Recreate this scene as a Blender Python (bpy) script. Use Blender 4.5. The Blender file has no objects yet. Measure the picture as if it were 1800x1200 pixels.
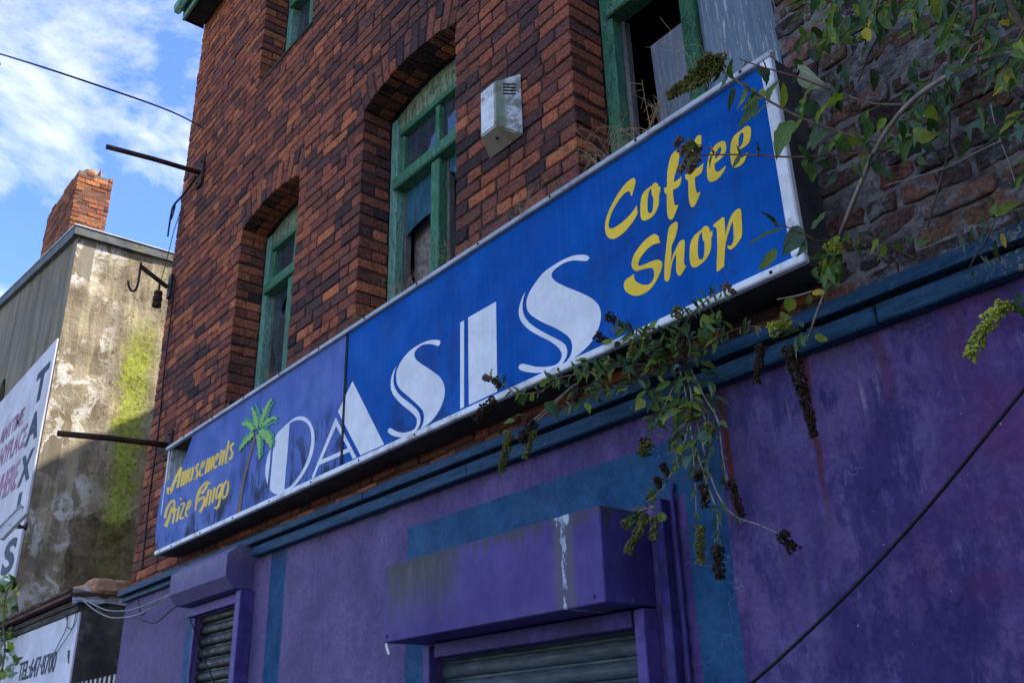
import bpy, bmesh, math, random
import numpy as np
from mathutils import Vector, Matrix, Euler
from mathutils.geometry import tessellate_polygon
R = math.radians
rnd = random.Random(11)
scn = bpy.context.scene
COL = scn.collection

# ------------------------------------------------------------------ camera
F_PX, CX, CY = 1650.818, 900.0, 600.0
CAM = Vector((0.0, -2.6, 1.6))
_l = np.array([-580 - CX, 1360 - CY, F_PX]); _l /= np.linalg.norm(_l)
_u = np.array([790 - CX, -3200 - CY, F_PX]); _u /= np.linalg.norm(_u)
_X = -_l; _Z = _u - _u.dot(_X) * _X; _Z /= np.linalg.norm(_Z); _Y = np.cross(_Z, _X)
MW = np.array([_X, _Y, _Z])            # photo axes -> world axes


def ray(px, py):
    return MW @ np.array([px - CX, py - CY, F_PX])


def V(px, py, y=0.0):
    """point seen at photo pixel (px,py) on the plane at depth y (the facade is y=0)"""
    v = ray(px, py)
    t = (y - CAM.y) / v[1]
    return Vector((CAM.x + t * v[0], y, CAM.z + t * v[2]))


def VX(px, py, x):
    v = ray(px, py)
    t = (x - CAM.x) / v[0]
    return Vector((x, CAM.y + t * v[1], CAM.z + t * v[2]))


def proj(p):
    v = MW.T @ (np.array(p) - np.array(CAM))
    return CX + F_PX * v[0] / v[2], CY + F_PX * v[1] / v[2], v[2]


cam = bpy.data.cameras.new('camera')
cam.lens = F_PX * 36 / 1800
cam.sensor_width = 36
cam.clip_end = 3000
cam.clip_start = 0.05
co = bpy.data.objects.new('camera', cam)
COL.objects.link(co)
rot = Matrix((tuple(MW[:, 0]), tuple(-MW[:, 1]), tuple(-MW[:, 2]))).transposed()
co.matrix_world = Matrix.Translation(CAM) @ rot.to_4x4()
scn.camera = co

# ------------------------------------------------------------------ light
SUN = Vector((1.0, 0.90, 1.635)).normalized()
w = bpy.data.worlds.new('World')
scn.world = w
w.use_nodes = True
wn = w.node_tree.nodes
wl = w.node_tree.links
wn.clear()
sky = wn.new('ShaderNodeTexSky')
sky.sky_type = 'NISHITA'
sky.sun_disc = False
sky.sun_elevation = math.asin(SUN.z)
sky.sun_rotation = math.atan2(SUN.x, SUN.y)
sky.air_density = 1.0
sky.dust_density = 0.6
sky.ozone_density = 1.5
tc = wn.new('ShaderNodeTexCoord')
mp = wn.new('ShaderNodeMapping')
mp.inputs['Scale'].default_value = (2.2, 2.2, 4.6)
mp.inputs['Rotation'].default_value = (0.3, 0.25, 0.9)
wl.new(tc.outputs['Generated'], mp.inputs['Vector'])
n1 = wn.new('ShaderNodeTexNoise')
n1.inputs['Scale'].default_value = 1.25
n1.inputs['Detail'].default_value = 9
n1.inputs['Roughness'].default_value = 0.58
n1.inputs['Distortion'].default_value = 0.5
wl.new(mp.outputs[0], n1.inputs['Vector'])
cr = wn.new('ShaderNodeValToRGB')
cr.color_ramp.elements[0].position = 0.47
cr.color_ramp.elements[0].color = (0.04, 0.04, 0.04, 1)
cr.color_ramp.elements[1].position = 0.76
cr.color_ramp.elements[1].color = (0.95, 0.95, 0.95, 1)
wl.new(n1.outputs['Fac'], cr.inputs[0])
mixc = wn.new('ShaderNodeMix')
mixc.data_type = 'RGBA'
mixc.inputs[7].default_value = (5.0, 4.85, 4.6, 1)      # sunlit cloud radiance
wl.new(cr.outputs[0], mixc.inputs[0])
hs = wn.new('ShaderNodeHueSaturation')
hs.inputs['Saturation'].default_value = 1.34
hs.inputs['Hue'].default_value = 0.516
hs.inputs['Value'].default_value = 0.92
wl.new(sky.outputs[0], hs.inputs['Color'])
wl.new(hs.outputs[0], mixc.inputs[6])
bg = wn.new('ShaderNodeBackground')
bg.inputs['Strength'].default_value = 0.11
wl.new(mixc.outputs[2], bg.inputs['Color'])
wo = wn.new('ShaderNodeOutputWorld')
wl.new(bg.outputs[0], wo.inputs['Surface'])

sl = bpy.data.lights.new('sun', 'SUN')
sl.energy = 2.4
sl.angle = R(0.5)
sl.color = (1.0, 0.94, 0.84)
so = bpy.data.objects.new('sun', sl)
COL.objects.link(so)
so.rotation_euler = SUN.to_track_quat('Z', 'Y').to_euler()
so.location = (10, 4, 14)

scn.view_settings.view_transform = 'Standard'
scn.view_settings.look = 'None'
scn.view_settings.exposure = 2.05
scn.view_settings.gamma = 1.0
scn.view_settings.use_curve_mapping = False


# ------------------------------------------------------------------ node helper
class NT:
    def __init__(s, name, bump_strength=None):
        s.m = bpy.data.materials.new(name)
        s.m.use_nodes = True
        s.t = s.m.node_tree
        s.b = s.t.nodes['Principled BSDF']
        s.geo = s.t.nodes.new('ShaderNodeNewGeometry')
        s.pos = s.geo.outputs['Position']

    def new(s, t):
        return s.t.nodes.new(t)

    def put(s, v, sock):
        if isinstance(v, bpy.types.NodeSocket):
            s.t.links.new(v, sock)
        elif v is not None:
            sock.default_value = v
        return s

    def math(s, op, a, b=None, clamp=False):
        n = s.new('ShaderNodeMath')
        n.operation = op
        n.use_clamp = clamp
        s.put(a, n.inputs[0])
        if b is not None:
            s.put(b, n.inputs[1])
        return n.outputs[0]

    def xyz(s, v=None):
        n = s.new('ShaderNodeSeparateXYZ')
        s.put(v or s.pos, n.inputs[0])
        return n.outputs

    def scale(s, sc, v=None):
        n = s.new('ShaderNodeMapping')
        n.inputs['Scale'].default_value = sc
        s.put(v or s.pos, n.inputs['Vector'])
        return n.outputs[0]

    def noise(s, scale, detail=4, rough=0.55, v=None, dist=0.0):
        n = s.new('ShaderNodeTexNoise')
        n.inputs['Scale'].default_value = scale
        n.inputs['Detail'].default_value = detail
        n.inputs['Roughness'].default_value = rough
        n.inputs['Distortion'].default_value = dist
        s.put(v or s.pos, n.inputs['Vector'])
        return n.outputs['Fac']

    def voro(s, scale, v=None, feature='DISTANCE_TO_EDGE'):
        n = s.new('ShaderNodeTexVoronoi')
        n.feature = feature
        n.inputs['Scale'].default_value = scale
        s.put(v or s.pos, n.inputs['Vector'])
        return n.outputs['Distance']

    def ramp(s, f, lo, hi, a=0.0, b=1.0):
        n = s.new('ShaderNodeMapRange')
        n.interpolation_type = 'SMOOTHSTEP'
        n.inputs['From Min'].default_value = lo
        n.inputs['From Max'].default_value = hi
        n.inputs['To Min'].default_value = a
        n.inputs['To Max'].default_value = b
        s.put(f, n.inputs['Value'])
        return n.outputs[0]

    def mix(s, f, a, b, mode='MIX'):
        n = s.new('ShaderNodeMix')
        n.data_type = 'RGBA'
        n.blend_type = mode
        s.put(f, n.inputs[0])
        for v, k in ((a, 6), (b, 7)):
            if isinstance(v, tuple) and len(v) == 3:
                v = (*v, 1)
            s.put(v, n.inputs[k])
        return n.outputs[2]

    def box(s, x0, x1, z0, z1, e=0.006, wob=None):
        """mask of a rectangle on the facade"""
        o = s.xyz()
        x, z = o[0], o[2]
        if wob is not None:
            x = s.math('ADD', x, wob)
            z = s.math('ADD', z, wob)
        r = None
        for v, a, sg in ((x, x0, 1), (x, x1, -1), (z, z0, 1), (z, z1, -1)):
            t = s.ramp(v, a - e, a + e, 0.0 if sg > 0 else 1.0, 1.0 if sg > 0 else 0.0)
            r = t if r is None else s.math('MULTIPLY', r, t)
        return r

    def bump(s, h, strength=0.4, dist=0.01, normal=None):
        n = s.new('ShaderNodeBump')
        n.inputs['Strength'].default_value = strength
        n.inputs['Distance'].default_value = dist
        s.put(h, n.inputs['Height'])
        if normal is not None:
            s.put(normal, n.inputs['Normal'])
        return n.outputs[0]

    def out(s, color=None, rough=0.7, normal=None, spec=None, metal=None):
        if isinstance(color, tuple) and len(color) == 3:
            color = (*color, 1)
        s.put(color, s.b.inputs['Base Color'])
        s.put(rough, s.b.inputs['Roughness'])
        s.put(normal, s.b.inputs['Normal'])
        s.put(spec, s.b.inputs['Specular IOR Level'])
        s.put(metal, s.b.inputs['Metallic'])
        return s.m


def plain(name, c, rough=0.7, var=0.35, scale=18, bump=0.25, dist=0.004, dirt=None, dirt_amt=0.5, metal=None, stretch=(1, 1, 1), spec=0.16):
    """paint / metal / render with grain, blotches and optional dirt"""
    n = NT(name)
    v = n.scale(stretch)
    a = n.noise(scale, 5, 0.6, v)
    b = n.noise(scale * 0.22, 4, 0.6, v)
    k = n.math('MULTIPLY', n.math('ADD', a, b), 1.0)
    lo = tuple(x * (1 - var) for x in c)
    hi = tuple(min(1, x * (1 + var)) for x in c)
    col = n.mix(n.ramp(k, 0.7, 1.3), lo, hi)
    if dirt:
        d = n.ramp(n.noise(scale * 0.5, 8, 0.7, v, 0.4), 0.5, 0.68, 0, dirt_amt)
        col = n.mix(d, col, dirt)
    nm = n.bump(n.noise(scale * 3, 6, 0.65, v), bump, dist)
    return n.out(col, rough, nm, spec, metal)


M = {}
# ---- brick
PAL = [(.45, .150, .068), (.35, .112, .060), (.27, .092, .058), (.20, .076, .054), (.145, .064, .052), (.105, .053, .048), (.078, .046, .047), (.050, .035, .037)]


def brick_mat(name, source, worn=False):
    n = NT(name)
    if source == 'object':
        c = n.new('ShaderNodeObjectInfo').outputs['Color']
    else:
        a = n.new('ShaderNodeAttribute')
        a.attribute_name = 'bcol'
        c = a.outputs['Color']
    g = n.noise(60, 6, 0.7)
    c = n.mix(n.ramp(g, 0.3, 0.7), n.mix(1.0, c, (.52, .49, .50), 'MULTIPLY'), n.mix(1.0, c, (1.42, 1.36, 1.32), 'MULTIPLY'))
    soot = n.ramp(n.noise(10, 8, 0.72, None, 0.6), 0.50, 0.68, 0, 0.72)
    c = n.mix(soot, c, (.036, .026, .026))
    bloom = n.ramp(n.noise(24, 5, 0.7), 0.60, 0.74, 0, 0.35)
    c = n.mix(bloom, c, (.24, .17, .155))
    h = n.math('ADD', n.noise(140, 5, 0.7), n.math('MULTIPLY', n.noise(35, 4, 0.6), 1.4))
    if worn:
        sm = n.noise(9, 10, .78, None, .3)
        c = n.mix(n.ramp(sm, .50, .57, 0, .85), c, n.mix(n.ramp(n.noise(40, 6, .7), .35, .65), (.13, .12, .12), (.40, .38, .39)))
        c = n.mix(n.ramp(n.noise(5, 8, .75), .56, .66, 0, .8), c, (.030, .028, .026))
        h = n.math('ADD', h, n.math('MULTIPLY', sm, 4.0))
        return n.out(c, .95, n.bump(h, .9, .014), .08)
    return n.out(c, 0.9, n.bump(h, 0.85, 0.008), 0.12)


M['brick_o'] = brick_mat('brick_single', 'object')
M['brick_w'] = brick_mat('weathered_brick_single', 'object', True)
M['brick_wa'] = brick_mat('weathered_brick_many', 'attr', True)
M['brick_a'] = brick_mat('brick_many', 'attr')


def mortar():
    n = NT('mortar')
    c = n.mix(n.ramp(n.noise(11, 6, 0.65), 0.35, 0.7), (.030, .022, .020), (.090, .064, .055))
    return n.out(c, 0.95, n.bump(n.noise(90, 6, 0.7), 0.8, 0.008), 0.1)


M['mortar'] = mortar()


def old_mortar():
    n = NT('lime_mortar')
    c = n.mix(n.ramp(n.noise(14, 7, 0.7), 0.3, 0.7), (.13, .112, .108), (.35, .32, .315))
    c = n.mix(n.ramp(n.noise(3.2, 5, 0.7, None, .5), 0.52, 0.66, 0, .8), c, (.050, .045, .046))
    c = n.mix(n.ramp(n.noise(30, 5, 0.7), 0.58, 0.68, 0, .7), c, (.50, .48, .48))
    h = n.math('ADD', n.noise(60, 8, 0.75), n.noise(200, 4, 0.7))
    return n.out(c, 0.95, n.bump(h, 0.9, 0.012), 0.1)


M['old_mortar'] = old_mortar()


def purple_wall():
    n = NT('purple_render')
    o = n.xyz()
    x, z = o[0], o[2]
    stv = n.scale((9, 9, 0.7))
    streak = n.noise(1.6, 7, 0.65, stv, 0.2)
    blot = n.noise(2.3, 8, 0.66, None, 0.5)
    fine = n.noise(55, 5, 0.65)
    c = n.mix(n.ramp(blot, 0.36, 0.62), (.066, .038, .155), (.135, .088, .240))
    c = n.mix(n.ramp(streak, 0.45, 0.75, 0, 0.35), c, (.165, .130, .275))
    c = n.mix(n.ramp(x, -5.2, -2.6, .62, 0), c, n.mix(n.ramp(blot, .36, .62), (.140, .100, .205), (.200, .152, .275)))
    rgt = n.ramp(x, -3.2, -1.2, .25, 1.0)
    dk = n.ramp(n.noise(1.7, 10, .76, n.scale((1.5, 1, .8))), .47, .56, 0, .85)
    c = n.mix(n.math('MULTIPLY', dk, rgt), c, (.030, .024, .120))
    sc = n.ramp(n.noise(3.4, 11, .80, n.scale((1.3, 1, .7))), .53, .62, 0, .65)
    c = n.mix(n.math('MULTIPLY', n.math('MULTIPLY', sc, rgt), .6), c, (.160, .125, .320))
    rub = n.ramp(n.noise(13, 9, .78, n.scale((2.2, 1, .35))), .57, .66, 0, .6)
    c = n.mix(n.math('MULTIPLY', n.math('MULTIPLY', rub, rgt), .55), c, (.24, .20, .40))
    wob = n.math('MULTIPLY', n.math('SUBTRACT', n.noise(16, 3), 0.5), 0.010)
    tx = (.020, .118, .235)
    teal = n.mix(n.ramp(n.noise(5, 7, 0.7), 0.32, 0.7), (.008, .054, .145), (.024, .105, .222))
    bands = [(-3.965, -1.985, 2.425, 2.635), (-3.965, -3.77, 0.0, 2.5), (-2.160, -1.985, 0.0, 2.5), (-6.79, -6.64, 0.0, 2.76), (-5.50, -5.29, 0.0, 2.76)]
    for k, b in enumerate(bands):
        bm_ = n.box(*b, e=0.004 if k < 3 else 0.02, wob=wob)
        c = n.mix(bm_, c, teal)
    # redder, older paint towards the right hand end
    old = n.math('MULTIPLY', n.ramp(x, -1.75, -0.9), n.ramp(n.noise(1.8, 6, .65), 0.42, 0.62, 0, .8))
    c = n.mix(old, c, (.105, .030, .120))
    # chalky drips and white specks
    dr = n.ramp(n.noise(1.0, 6, .7, n.scale((26, 26, 2.2))), 0.60, 0.74, 0, .6)
    dr = n.math('MULTIPLY', dr, n.math('MULTIPLY', n.ramp(x, -2.05, -1.8), n.ramp(z, 2.35, 2.62)))
    c = n.mix(dr, c, (.40, .38, .50))
    sp = n.ramp(n.noise(70, 2, .5), 0.755, 0.79, 0, .8)
    c = n.mix(sp, c, (.55, .55, .62))
    # blotchy darker tone, growing up towards the cornice
    g = n.math('MULTIPLY', n.ramp(z, 2.62, 2.82), n.ramp(n.noise(6, 7, .7), .40, .62, 0, .8))
    c = n.mix(g, c, (.05, .035, .055))
    # rust runs
    for (rx, rz0, rz1, rw, amt) in ((-1.945, 2.15, 2.74, .020, 1.0), (-1.60, 2.10, 2.78, .016, .75), (-1.335, 2.4, 2.75, .03, .45), (-1.1, 2.45, 2.75, .04, .3), (-3.05, 2.5, 2.75, .012, .4)):
        xw = n.math('ADD', x, n.math('MULTIPLY', n.math('SUBTRACT', n.noise(5, 2), 0.5), 0.05))
        d = n.math('ABSOLUTE', n.math('SUBTRACT', xw, rx))
        k = n.math('MULTIPLY', n.ramp(d, rw * .35, rw, amt, 0), n.math('MULTIPLY', n.ramp(z, rz0, rz0 + .35), n.ramp(z, rz1, rz1 + .02, 1, 0)))
        c = n.mix(k, c, (.10, .022, .018))
    c = n.mix(n.ramp(fine, .35, .65, 0.0, .5), c, n.mix(1.0, c, (.52, .52, .56), 'MULTIPLY'))
    gg = n.ramp(n.noise(30, 9, .8, n.scale((1, 1, .6))), .56, .64, 0, .45)
    c = n.mix(gg, c, (.045, .036, .075))
    # fine pale cracks in patches
    cv = n.new('ShaderNodeVectorMath')
    cv.operation = 'ADD'
    wn_ = n.new('ShaderNodeTexNoise')
    wn_.inputs['Scale'].default_value = 7
    wn_.inputs['Detail'].default_value = 6
    n.t.links.new(n.pos, wn_.inputs['Vector'])
    sv = n.new('ShaderNodeVectorMath')
    sv.operation = 'SCALE'
    sv.inputs['Scale'].default_value = .35
    n.t.links.new(wn_.outputs['Color'], sv.inputs[0])
    n.t.links.new(n.pos, cv.inputs[0])
    n.t.links.new(sv.outputs[0], cv.inputs[1])
    ck = n.voro(3.3, cv.outputs[0])
    ckm = n.math('MULTIPLY', n.ramp(ck, .004, .014, 1, 0), n.ramp(n.noise(2.1, 5, .6), .52, .60))
    c = n.mix(n.math('MULTIPLY', n.math('MULTIPLY', ckm, .4), n.ramp(x, -2.4, -1.9, .25, 1)), c, (.24, .23, .40))
    # cracked, blistered paint relief
    cell = n.voro(9, n.scale((1, 1, 1)))
    wrk = n.ramp(n.noise(6, 8, .70, None, .3), 0.50, 0.53)
    blis = n.math('MULTIPLY', wrk, n.ramp(n.noise(1.3, 3), .54, .62))
    h = n.math('ADD', n.math('MULTIPLY', n.noise(38, 6, .65), .7), n.math('MULTIPLY', blis, .9))
    h = n.math('ADD', h, n.math('MULTIPLY', n.noise(6, 3, .6), 1.6))
    h = n.math('SUBTRACT', h, n.math('MULTIPLY', ckm, 1.0))
    return n.out(c, n.ramp(blot, .3, .7, .6, .85), n.bump(h, .5, .012), .14)


M['purple_wall'] = purple_wall()
M['purple_box'] = None


def purple_box():
    n = NT('purple_shutter_box_paint')
    o = n.xyz()
    c = n.mix(n.ramp(n.noise(4, 6, .6), .35, .65), (.052, .034, .165), (.085, .060, .225))
    top = n.math('ADD', o[2], n.math('MULTIPLY', n.math('SUBTRACT', n.noise(1.3, 6, .7, n.scale((14, 14, 1.1))), .5), .35))
    # soot and algae stain: broad on the left end of the wide box, thin along its top edge
    st = n.math('MULTIPLY', n.ramp(top, 2.06, 2.34), n.ramp(n.math('ADD', o[0], n.math('MULTIPLY', n.noise(5, 4), .25)), -3.22, -2.98, 1, 0))
    st = n.math('MULTIPLY', st, n.ramp(o[0], -3.75, -3.68, .3, 1))
    c = n.mix(n.math('MULTIPLY', st, .92), c, n.mix(n.ramp(n.noise(1.2, 5, .7, n.scale((16, 16, 2))), .3, .7), (.055, .055, .058), (.095, .095, .098)))
    ed = n.math('MULTIPLY', n.ramp(top, 2.335, 2.375), n.ramp(o[2], 2.5, 2.55, 1, 0))
    c = n.mix(n.math('MULTIPLY', ed, .8), c, (.06, .055, .06))
    # white paint spill
    wx = n.math('ADD', o[0], n.math('MULTIPLY', n.math('SUBTRACT', n.noise(22, 5, .7), .5), .06))
    d = n.math('ABSOLUTE', n.math('ADD', wx, 2.535))
    dirt = n.ramp(d, .035, .07, .7, 0)
    dirt = n.math('MULTIPLY', dirt, n.ramp(o[2], 2.02, 2.08))
    c = n.mix(n.math('MULTIPLY', dirt, n.ramp(o[2], 2.5, 2.55, 1, 0)), c, (.10, .10, .11))
    wid = n.ramp(o[2], 2.32, 2.375, .011, .040)
    w_ = n.math('MULTIPLY', n.math('LESS_THAN', d, wid), n.ramp(n.noise(26, 6, .75, n.scale((1, 1, .35))), .46, .54))
    w_ = n.math('MULTIPLY', w_, n.ramp(o[2], 2.5, 2.55, 1, 0))
    c = n.mix(n.math('MULTIPLY', w_, .8), c, (.50, .58, .66))
    # small box turns patchy grey towards its top
    gr = n.math('MULTIPLY', n.ramp(o[2], 2.66, 2.84), n.ramp(n.noise(16, 7, .7), .35, .6, .2, .9))
    c = n.mix(gr, c, (.22, .20, .24))
    lo = n.ramp(o[2], 2.5, 2.55)
    c = n.mix(n.math('MULTIPLY', lo, .35), c, (.17, .13, .26))
    sc = n.ramp(n.noise(22, 9, .8, n.scale((1, 1, .5))), .60, .68, 0, .5)
    c = n.mix(sc, c, (.18, .16, .30))
    hb = n.math('ADD', n.math('MULTIPLY', n.noise(90, 4, .6), .25), n.math('MULTIPLY', n.noise(5, 2, .5), 1.5))
    return n.out(c, .6, n.bump(hb, .5, .008), .16)


M['purple_box'] = purple_box()
M['purple_trim'] = plain('purple_trim_paint', (.085, .058, .235), .55, .35, 22, .3, .003, (.04, .03, .07), .5)
M['purple_dark'] = plain('indigo_trim_paint', (.045, .032, .16), .55, .4, 22, .3, .003, (.02, .015, .04), .6)


def cornice():
    n = NT('blue_cornice_paint')
    v = n.scale((1.0, 6, 6))
    c = n.mix(n.ramp(n.noise(7, 6, .65, v), .32, .68), (.010, .040, .085), (.026, .080, .155))
    c = n.mix(n.ramp(n.noise(34, 6, .7), .60, .72, 0, .75), c, (.20, .26, .32))
    c = n.mix(n.ramp(n.noise(12, 7, .7, v), .56, .70, 0, .8), c, (.014, .016, .022))
    o = n.xyz()
    chip = n.math('MULTIPLY', n.ramp(n.noise(46, 5, .75), .50, .58), n.ramp(o[0], -1.05, -.75))
    c = n.mix(chip, c, (.30, .27, .20))
    return n.out(c, .6, n.bump(n.math('ADD', n.noise(40, 6, .7, v), n.noise(9, 3)), .7, .007), .15)


M['cornice'] = cornice()


def sign_blue(name, lo, hi, fade, grime):
    n = NT(name)
    o = n.xyz()
    c = n.mix(n.ramp(n.noise(3.5, 7, .62), .33, .67), lo, hi)
    v = n.scale((34, 34, 1.2))
    c = n.mix(n.ramp(n.noise(1.5, 5, .6, v), .45, .72, 0, .22), c, fade)
    c = n.mix(n.ramp(n.noise(120, 3, .6), .55, .75, 0, .25), c, fade)
    g = n.math('MULTIPLY', n.ramp(n.noise(5.5, 9, .72, n.scale((1.4, 1, .55)), .8), .47, .57), n.ramp(n.noise(1.7, 4, .6), .40, .54, 0, grime))
    bot = n.ramp(o[2], 3.05, 3.62, 1.0, .15)
    c = n.mix(n.math('MULTIPLY', g, bot), c, (.020, .026, .05))
    # scratches
    sc = n.ramp(n.noise(1.0, 3, .8, n.scale((70, 70, 5))), .80, .83, 0, .5)
    c = n.mix(sc, c, (.45, .52, .70))
    h = n.math('ADD', n.noise(2.2, 3, .5), n.math('MULTIPLY', n.noise(70, 4), .06))
    return n.out(c, n.ramp(n.noise(6, 5), .3, .7, .45, .7), n.bump(h, .35, .03), .06)


M['sign_left'] = sign_blue('faded_blue_panel', (.062, .112, .360), (.100, .160, .430), (.18, .25, .50), .95)
M['sign_right'] = sign_blue('bright_blue_panel', (.0004, .066, .30), (.001, .094, .40), (.012, .13, .48), .5)


def vinyl(name, c, wear, dirtc, lim=.52):
    n = NT(name)
    col = n.mix(n.ramp(n.noise(8, 7, .65), .35, .7), tuple(x * .84 for x in c), c)
    v = n.scale((30, 30, 1.5))
    col = n.mix(n.ramp(n.noise(1.5, 5, .65, v), .5, .75, 0, .28), col, tuple(x * .6 for x in c))
    col = n.mix(n.ramp(n.noise(44, 8, .75), lim, lim + .06, 0, wear), col, dirtc)
    return n.out(col, .55, n.bump(n.noise(60, 4), .15, .003), .15)


M['vinyl_white'] = vinyl('white_vinyl', (.78, .80, .83), .3, (.45, .47, .50), .60)
M['vinyl_worn'] = vinyl('worn_white_vinyl', (.78, .80, .83), .75, (.12, .14, .22), .60)
M['vinyl_yellow'] = vinyl('yellow_vinyl', (.94, .62, .045), .25, (.45, .38, .05), .60)
M['vinyl_yworn'] = vinyl('worn_yellow_vinyl', (.90, .60, .06), .85, (.05, .06, .10), .58)
M['palm_green'] = vinyl('palm_light_green', (.26, .52, .10), .55, (.07, .16, .10), .58)
M['palm_teal'] = vinyl('palm_teal', (.055, .27, .22), .5, (.03, .06, .09), .56)
M['palm_trunk'] = vinyl('palm_brown', (.20, .105, .10), .75, (.055, .05, .07), .52)
M['sign_frame'] = plain('white_sign_frame', (.74, .75, .77), .45, .14, 16, .15, .003, (.20, .18, .15), .8, spec=.3)
M['sign_rail'] = plain('grey_aluminium_rail', (.42, .44, .47), .45, .2, 14, .15, .003, (.12, .12, .12), .7, spec=.5)
M['sign_tray'] = plain('dull_sign_tray', (.055, .052, .050), .7, .4, 9, .3, .004, (.02, .02, .02), .6)
M['sign_inner'] = plain('white_sign_inner', (.45, .48, .50), .6, .3, 12, .2, .004, (.10, .10, .10), .6)
M['gap'] = plain('near_black_fill', (.008, .008, .012), .7, .3, 20, .1)  # near-black: dark of open gaps put into colour, also the lens


def green_paint(name, a, b, bare):
    n = NT(name)
    v = n.scale((5, 5, 1.1))
    c = n.mix(n.ramp(n.noise(7, 6, .65, v), .35, .65), a, b)
    c = n.mix(n.ramp(n.noise(13, 8, .72, v, .4), .55, .60, 0, .8), c, bare)
    c = n.mix(n.ramp(n.noise(30, 7, .75, v), .56, .62, 0, .85), c, (.026, .028, .024))
    c = n.mix(n.ramp(n.noise(52, 5, .7), .66, .70, 0, .9), c, (.45, .44, .40))
    h = n.math('ADD', n.ramp(n.noise(13, 8, .72, v, .4), .53, .60), n.math('MULTIPLY', n.noise(60, 5), .5))
    return n.out(c, .6, n.bump(h, .9, .006), .18)


M['green'] = green_paint('flaking_green_paint', (.045, .165, .085), (.075, .235, .125), (.20, .33, .29))
M['green_pale'] = green_paint('faded_green_paint', (.16, .34, .25), (.22, .42, .33), (.07, .20, .11))
M['tympanum'] = green_paint('peeling_pale_timber', (.16, .21, .12), (.30, .35, .24), (.055, .13, .07))
M['green_dark'] = green_paint('dark_green_paint', (.016, .085, .035), (.028, .12, .05), (.05, .16, .09))
M['bare_wood'] = plain('grey_bare_wood', (.14, .13, .125), .85, .5, 22, .6, .006, (.03, .03, .03), .6, stretch=(5, 5, .6))


def plywood(name, a, b, flake, amt):
    n = NT(name)
    v = n.scale((14, 14, 1.0))
    c = n.mix(n.ramp(n.noise(2.6, 7, .65, v), .3, .7), a, b)
    c = n.mix(n.ramp(n.noise(4.5, 9, .78, v), .545, .60, 0, amt), c, flake)
    c = n.mix(n.ramp(n.noise(3.2, 6, .7, v), .62, .72, 0, .6), c, (.085, .055, .045))
    return n.out(c, .8, n.bump(n.noise(6, 7, .7, v), .6, .004), .2)


M['board_blue'] = plywood('weathered_blue_board', (.105, .150, .200), (.170, .220, .275), (.48, .46, .43), .8)
M['board_grey'] = plywood('weathered_grey_board', (.120, .145, .180), (.170, .195, .235), (.40, .40, .40), .35)
M['board_speck'] = plain('speckled_chipboard', (.24, .205, .185), .9, .55, 130, .5, .004, (.05, .045, .045), .6)
M['dark_room'] = plain('dark_room', (.010, .010, .011), .95, .3, 6, .1)  # near-black, puts the darkness of unlit rooms into the colour


def glass(name, tint, rough, alpha, dirt):
    n = NT(name)
    g = n.new('ShaderNodeBsdfGlossy')
    g.inputs['Roughness'].default_value = rough
    g.inputs['Color'].default_value = (.9, .95, 1, 1)
    tr = n.new('ShaderNodeBsdfTransparent')
    tr.inputs['Color'].default_value = (*tint, 1)
    df = n.new('ShaderNodeBsdfDiffuse')
    df.inputs['Color'].default_value = (*dirt, 1)
    m1 = n.new('ShaderNodeMixShader')
    n.put(n.ramp(n.noise(7, 7, .7, n.scale((2.5, 2.5, .8))), .3, .75, alpha * .45, alpha), m1.inputs[0])
    n.t.links.new(tr.outputs[0], m1.inputs[1])
    n.t.links.new(df.outputs[0], m1.inputs[2])
    fr = n.new('ShaderNodeFresnel')
    fr.inputs['IOR'].default_value = 1.5
    m2 = n.new('ShaderNodeMixShader')
    n.put(n.math('ADD', fr.outputs[0], .05), m2.inputs[0])
    n.t.links.new(m1.outputs[0], m2.inputs[1])
    n.t.links.new(g.outputs[0], m2.inputs[2])
    wv = n.bump(n.noise(5, 2), .12, .02)
    n.t.links.new(wv, g.inputs['Normal'])
    n.t.links.new(m2.outputs[0], n.t.nodes['Material Output'].inputs['Surface'])
    return n.m


M['glass'] = glass('dirty_glass', (.45, .52, .60), .03, .55, (.10, .135, .17))
M['glass_blue'] = glass('sky_tinted_glass', (.10, .24, .33), .06, .85, (.065, .20, .29))  # sky reflection put into the glass as a blue tint


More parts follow.
